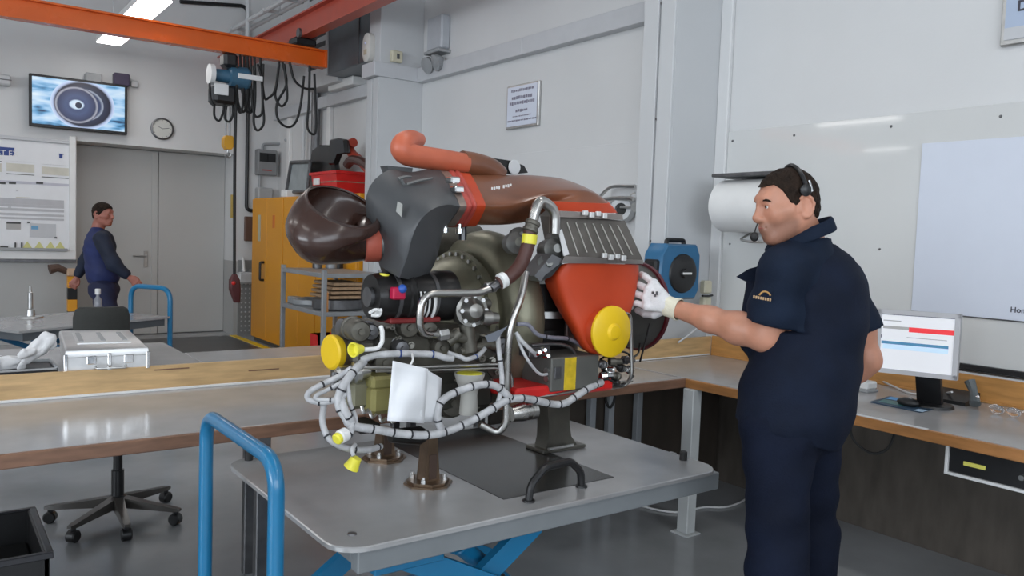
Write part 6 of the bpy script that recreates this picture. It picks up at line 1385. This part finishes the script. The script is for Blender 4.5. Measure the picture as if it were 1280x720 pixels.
def vest_f(X):
    d = folds(VS, .0045, BB, 22, 15)(X)
    q = (X-hipc) @ BB.T
    u = ((X-hipc) @ rr_)/.155
    hz_ = (hem0+hem1)/2+(hem1-hem0)/2*np.clip(u, -1, 1)
    d = np.maximum(d, hz_-X[:, 2])
    d = np.maximum(d, X[:, 2]-(neckb[2]-.008+.02*((X-neckb) @ fac)/.1*-1))
    sd = (X-chestc) @ left
    up_ = X[:, 2] > chestc[2]-.02
    d = np.where(up_, np.maximum(d, np.abs(sd)-.172), d)
    return d
mn = np.min([chestc-.27, hipc-.27], 0); mx = np.max([chestc+.27, hipc+.27], 0); mx[2] = neckb[2]+.03; mn[2] = min(hem0, hem1)-.05
b = MB(); field_mesh(b, vest_f, mn, mx, .008); ve = b.build('vest', NAVYC, root, 80); lab(ve, 'dark navy sleeveless work vest')
b = MB(); nk = MP(1001, 290, 2.60)
R = []
for z, k in ((-.03, .96), (.004, .94), (.014, .97), (.010, 1.03), (-.022, 1.17), (-.028, 1.15)):
    R.append([V(nk+uu_*(z-.040*math.cos(a))+(-rr_*math.cos(a)*.094-ff_*math.sin(a)*.080)*k) for a in (2*math.pi*i/36 for i in range(36))])
b.rings(R, False, False); b.build('collar', NAVYS, root, 60)
cf = MP(926, 346, 2.52); b = MB(); b.rings([[V(MP(x_, y_, w_)) for x_, y_ in ((920, 346), (936, 336), (966, 328), (968, 352), (932, 352))] for w_ in (2.60, 2.615)]); b.build('vest_lapel', NAVYC, root)
TR = Field(); TR.chain([hipL, kneeL, ankL], [.112, .086, .072], .04); TR.chain([hipR, kneeR, ankR], [.110, .084, .07], .04); TR.ell(hipc, BB, [.128, .178, .13], .06)
mn = np.min([kneeL, kneeR, hipc-.12], 0)-.12; mx = np.max([kneeL, kneeR, hipc+.12], 0)+.12; mn[2] = .05; mx[2] = hipc[2]+.16
b = MB(); field_mesh(b, folds(TR, .005, BB, 26, 17), mn, mx, .010); b.build('trousers', TROU, root, 80)
for a_ in (ankL, ankR):
    f = Field(); f.cap(ground(a_, .06)-fac*.05, ground(a_, .045)+fac*.15, .05, .042, .03); f.cap(ground(a_, .06), ground(a_, .12), .05, .048, .03)
    b = MB(); field_mesh(b, lambda X, f=f: np.maximum(f(X), .004-X[:, 2]), ground(a_, 0)-np.array([.26, .26, .0]), ground(a_, .2)+np.array([.26, .26, 0]), .008); b.build('shoe', BLACKR, root, 60)
b = MB(); field_mesh(b, glove, np.min(tip+kn+th, 0)-.03, np.maximum(np.max(kn+tip+th+dip, 0), wrL)+.03, .003); gl = b.build('glove', GLOVE, root, 80); lab(gl, 'white knitted glove on the hand touching the orange funnel')
dw = unit(elL-wrL); c0, c1 = wrL-dw*.03, wrL+dw*.022
R = []
for t_, r_ in ((0, .031), (.004, .0335), (.02, .0325), (.036, .0335), (.052, .036), (.053, .033)):
    e1 = unit(np.cross(dw, uu_)); e2 = np.cross(dw, e1); R.append([V(c0+dw*t_+(e1*math.cos(a)*.95+e2*math.sin(a)*1.1)*r_) for a in (2*math.pi*i/24 for i in range(24))])
MB().rings(R, False, False).build('glove_cuff', CUFF, root, 60)
bk = (wrL+kn[1])*.5; nb = unit(np.cross(kn[3]-kn[0], wrL-kn[1])); nb = nb if nb @ ff_ < 0 else -nb
for i in range(3):
    s_ = MP(815.5+i*3, 364+i*3, 2.80); t_ = float((bk-s_) @ nb); s_ = bk*.5+s_*.5
    q = MP(816+i*2.6, 366+(i % 2)*3, float(np.dot(bk-A3(CP), A3(_f)))-.0255); MB().box(V(q)-V((.004, .003, .004+.002*i)), V(q)+V((.004, .003, .005)), .001).build('print_mark', DSTEEL, gl)
# sleeve emblem
for (p0, p1, p2), m_ in ((((949, 369), (956, 364.5), (963, 369)), 'emblem_gold'),):
    wq = 2.447; MB().tube([V(MP(*p, wq)) for p in ((949, 369), (953, 365), (957, 364.5), (961, 366.5), (963, 369.5))], .0028, 6, 3).build('sleeve_emblem', mat('emblem_gold', (.45, .25, .08), .6), sh_o)
for i in range(8):
    q = V(MP(942.5+i*2.9, 371+i*.55, 2.447)); MB().box(q-V((.0026, .002, .0045)), q+V((.0026, .002, .0045)), .0008).build('sleeve_lettering', mat('emblem_letters', (.5, .33, .18), .6), sh_o)
# headset
HG = mat('headset_black', (.012, .012, .013), .35)
pts = [V(hw_(-.03+.004*math.sin(a), .089*math.sin(a), .012+.10*math.cos(a))) for a in np.linspace(-1.5, 1.5, 17)]
o_ = MB().tube(pts, .0065, 8).build('headset_band', HG, root)
for y in (-1, 1): MB().lathe(V(hw_(-.02, y*.084, .026)), V(HB_[1]*y), [(0, .016), (.004, .019), (.010, .019), (.013, .014)], 20).build('headset_earpiece', HG, o_)
MB().tube([V(hw_(-.038, .089, .055)), V(hw_(-.04, .094, .018))], .0035, 8).build('headset_slider', CHROME, o_)
mic = MP(943, 296, 2.55)
MB().tube([V(hw_(-.01, -.098, .018)), V(hw_(.05, -.085, -.03)), V(hw_(.105, -.045, -.085)), V(mic+rr_*.006+ff_*.006)], .0022, 6, 5).build('microphone_boom', HG, o_)
MB().ball(V(mic), .0135, 12, (1, 1, 1.15)).build('microphone', BLACKR, o_)
# ------------------------------------------------------------------ the man in the background
WF = 8.5; fac2 = unit(rr_*.93+ff_*.3); left2 = unit(np.cross(uu_, fac2)); B2 = np.stack([fac2, left2, uu_])
h2 = MP(128.5, 266, WF); HB2 = head_frame(h2, rr_*.95-ff_*.1, math.radians(4))
root2 = thing('person', 'man in dark blue work jacket walking past the grey double door', 'person', (float(h2[0]), float(h2[1]), 0))
nb2 = MP(122, 287, WF); f2, w2 = head_field(h2, HB2, 1.0, nb2)
s2R, e2R, w2R = MP(127, 300, WF-.2), MP(142, 330, WF-.25), MP(162, 347, WF-.2)
s2L, e2L, w2L = MP(120, 300, WF+.2), MP(107, 326, WF+.2), MP(96, 347, WF+.15)
ch2, be2, hp2 = MP(124, 312, WF), MP(129, 340, WF), MP(130, 362, WF)
k2R, k2L = MP(140, 408, WF-.1), MP(126, 408, WF+.1); a2R, a2L = ground(k2R-fac2*.05+0*rr_, .09), ground(k2L-fac2*.16, .13); k2R[2] = .5; k2L[2] = .48
b = MB(); field_mesh(b, f2, h2-np.array([.16, .16, .24]), h2+np.array([.16, .16, .14]), .005)
F2 = Field(); F2.ell(ch2, B2, [.12, .17, .2]); F2.ell(be2, B2, [.13, .15, .17], .08); F2.ell(hp2, B2, [.12, .16, .13], .08); F2.cap(s2R, s2L, .05, k=.06)
F2.chain([s2R, e2R, w2R], [.05, .042, .03], .03); F2.chain([s2L, e2L, w2L], [.05, .042, .03], .03); F2.chain([hp2-left2*.09, k2R, a2R], [.09, .055, .04], .03); F2.chain([hp2+left2*.09, k2L, a2L], [.09, .055, .04], .03)
mn = np.min([w2R, w2L, a2R, a2L, ch2-.25], 0)-.12; mx = np.max([w2R, w2L, a2R, a2L, ch2+.25], 0)+.12; mn[2] = .03; field_mesh(b, F2, mn, mx, .015)
for wr, el in ((w2R, e2R), (w2L, e2L)):
    d_ = unit(wr-el); sd = unit(np.cross(d_, left2)); kk = [wr+d_*.08+sd*(.03-.02*i) for i in range(4)]; pp_ = [k_+d_*.03+fac2*.01 for k_ in kk]; dd_ = [p_+d_*.004+fac2*.02*0-left2*.02 for p_ in pp_]; tt = [p_-d_*.018-left2*.01 for p_ in dd_]
    field_mesh(b, hand_field(wr, kk, pp_, dd_, tt, [wr+sd*.01, wr+d_*.03+sd*.035, wr+d_*.06+sd*.045, wr+d_*.085+sd*.04], 0, (.0105,)*4), wr-.14, wr+.14, .006)
b.build('body', SKINR, root2, 180)
for y in (-1, 1): MB().ball(V(w2(.0828, y*.031, -.0048)), .0122, 8).build('eye', eyw, root2)
hl2 = ([-.12, -.085, -.05, -.03, -.005, .015, .03, .05, .075, .11], [-.105, -.1, -.07, -.035, -.03, -.035, .0, .028, .05, .06])
b = MB(); field_mesh(b, hair_field(h2, HB2, 1.0, hl2, .011), h2-.17, h2+.17, .006); b.build('hair', HAIR, root2, 80)
J2 = Field(); J2.ell(ch2, B2, [.15, .19, .21]); J2.ell(be2, B2, [.17, .18, .19], .08); J2.cap(s2R, s2L, .06, k=.06); J2.cap(nb2-uu_*.02, ch2, .07, .13, .05)
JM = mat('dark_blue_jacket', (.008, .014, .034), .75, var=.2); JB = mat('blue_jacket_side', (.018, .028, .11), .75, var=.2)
mn = np.min([ch2-.3, be2-.3], 0); mx = np.max([ch2+.3, be2+.3], 0); mx[2] = nb2[2]+.05; mn[2] = be2[2]-.12
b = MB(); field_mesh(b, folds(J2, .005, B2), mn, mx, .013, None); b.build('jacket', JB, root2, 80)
S2 = Field(); S2.chain([s2R+uu_*.01, e2R, e2R*.25+w2R*.75], [.085, .07, .052], .04); S2.ell(ch2+fac2*.06-left2*.06+uu_*.02, B2, [.11, .12, .19], .06)
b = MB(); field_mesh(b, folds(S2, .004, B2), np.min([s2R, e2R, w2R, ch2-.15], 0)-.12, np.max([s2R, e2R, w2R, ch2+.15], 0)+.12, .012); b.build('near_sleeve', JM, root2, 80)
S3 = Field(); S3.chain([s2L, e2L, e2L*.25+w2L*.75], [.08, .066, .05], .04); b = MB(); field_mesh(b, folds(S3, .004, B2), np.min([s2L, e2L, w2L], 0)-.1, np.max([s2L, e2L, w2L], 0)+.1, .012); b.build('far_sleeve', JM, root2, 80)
T2 = Field(); T2.chain([hp2-left2*.09, k2R, a2R], [.115, .08, .065], .04); T2.chain([hp2+left2*.09, k2L, a2L], [.115, .08, .065], .04); T2.ell(hp2, B2, [.15, .17, .12], .06)
mn = np.min([a2R, a2L, k2R, k2L, hp2-.15], 0)-.12; mx = np.max([a2R, a2L, k2R, k2L, hp2+.15], 0)+.12; mn[2] = .05; mx[2] = hp2[2]+.1
b = MB(); field_mesh(b, folds(T2, .004, B2), mn, mx, .014); b.build('trousers', mat('blue_trousers', (.012, .016, .055), .75, var=.2), root2, 80)
for a_ in (a2R, a2L):
    f = Field(); f.cap(ground(a_, .055)-fac2*.05, ground(a_, .045)+fac2*.15, .048, .04); f.cap(ground(a_, .06), ground(a_, .13), .045, .045, .03)
    b = MB(); field_mesh(b, lambda X, f=f: np.maximum(f(X), .002-X[:, 2]), ground(a_, 0)-np.array([.26, .26, 0]), ground(a_, .2)+np.array([.26, .26, 0]), .012); b.build('shoe', BLACKR, root2, 60)
# ------------------------------------------------------------------ loose white gloves in the tray
for i, (c, d_, lb) in enumerate(((V((.365, 3.74, .965)), V((-.55, -.1, -.45)), 'crumpled white work glove heaped against the silver case'), (V((.235, 3.72, .925)), V((-1, -.15, -.12)), 'crumpled white work glove lying flat in the black tray'))):
    c = A3(c); d_ = unit(A3(d_)); sd = unit(np.cross(uu_, d_)); u3 = np.cross(d_, sd)
    wr = c-d_*.04; kk = [c+d_*.04+sd*(.03-.02*j)+u3*.006*((j*2) % 3) for j in range(4)]
    pp_ = [k_+d_*.022-u3*(.014*(j % 2))+sd*.008*(1-j) for j, k_ in enumerate(kk)]; dd_ = [p_+d_*.016-u3*.010+sd*.005*(j % 3) for j, p_ in enumerate(pp_)]; tt = [p_+d_*.012-u3*.008 for p_ in dd_]
    f = hand_field(wr, kk, pp_, dd_, tt, [c+sd*.02, c+sd*.045+d_*.01+u3*.018, c+sd*.055+d_*.03+u3*.03, c+sd*.05+d_*.05+u3*.034], .002)
    f.cap(wr, wr-d_*.03-uu_*.015*i, .028, .033, .02)
    b = MB(); g = folds(f, .006, np.stack([d_, sd, u3]), 80, 75); field_mesh(b, lambda X: np.maximum(g(X), RZ+.0085-X[:, 2]), c-.15, c+.15, .0045); tag(b.build('work_glove', GLOVE, None, 80), lb, 'glove', 'white gloves in the black tray')
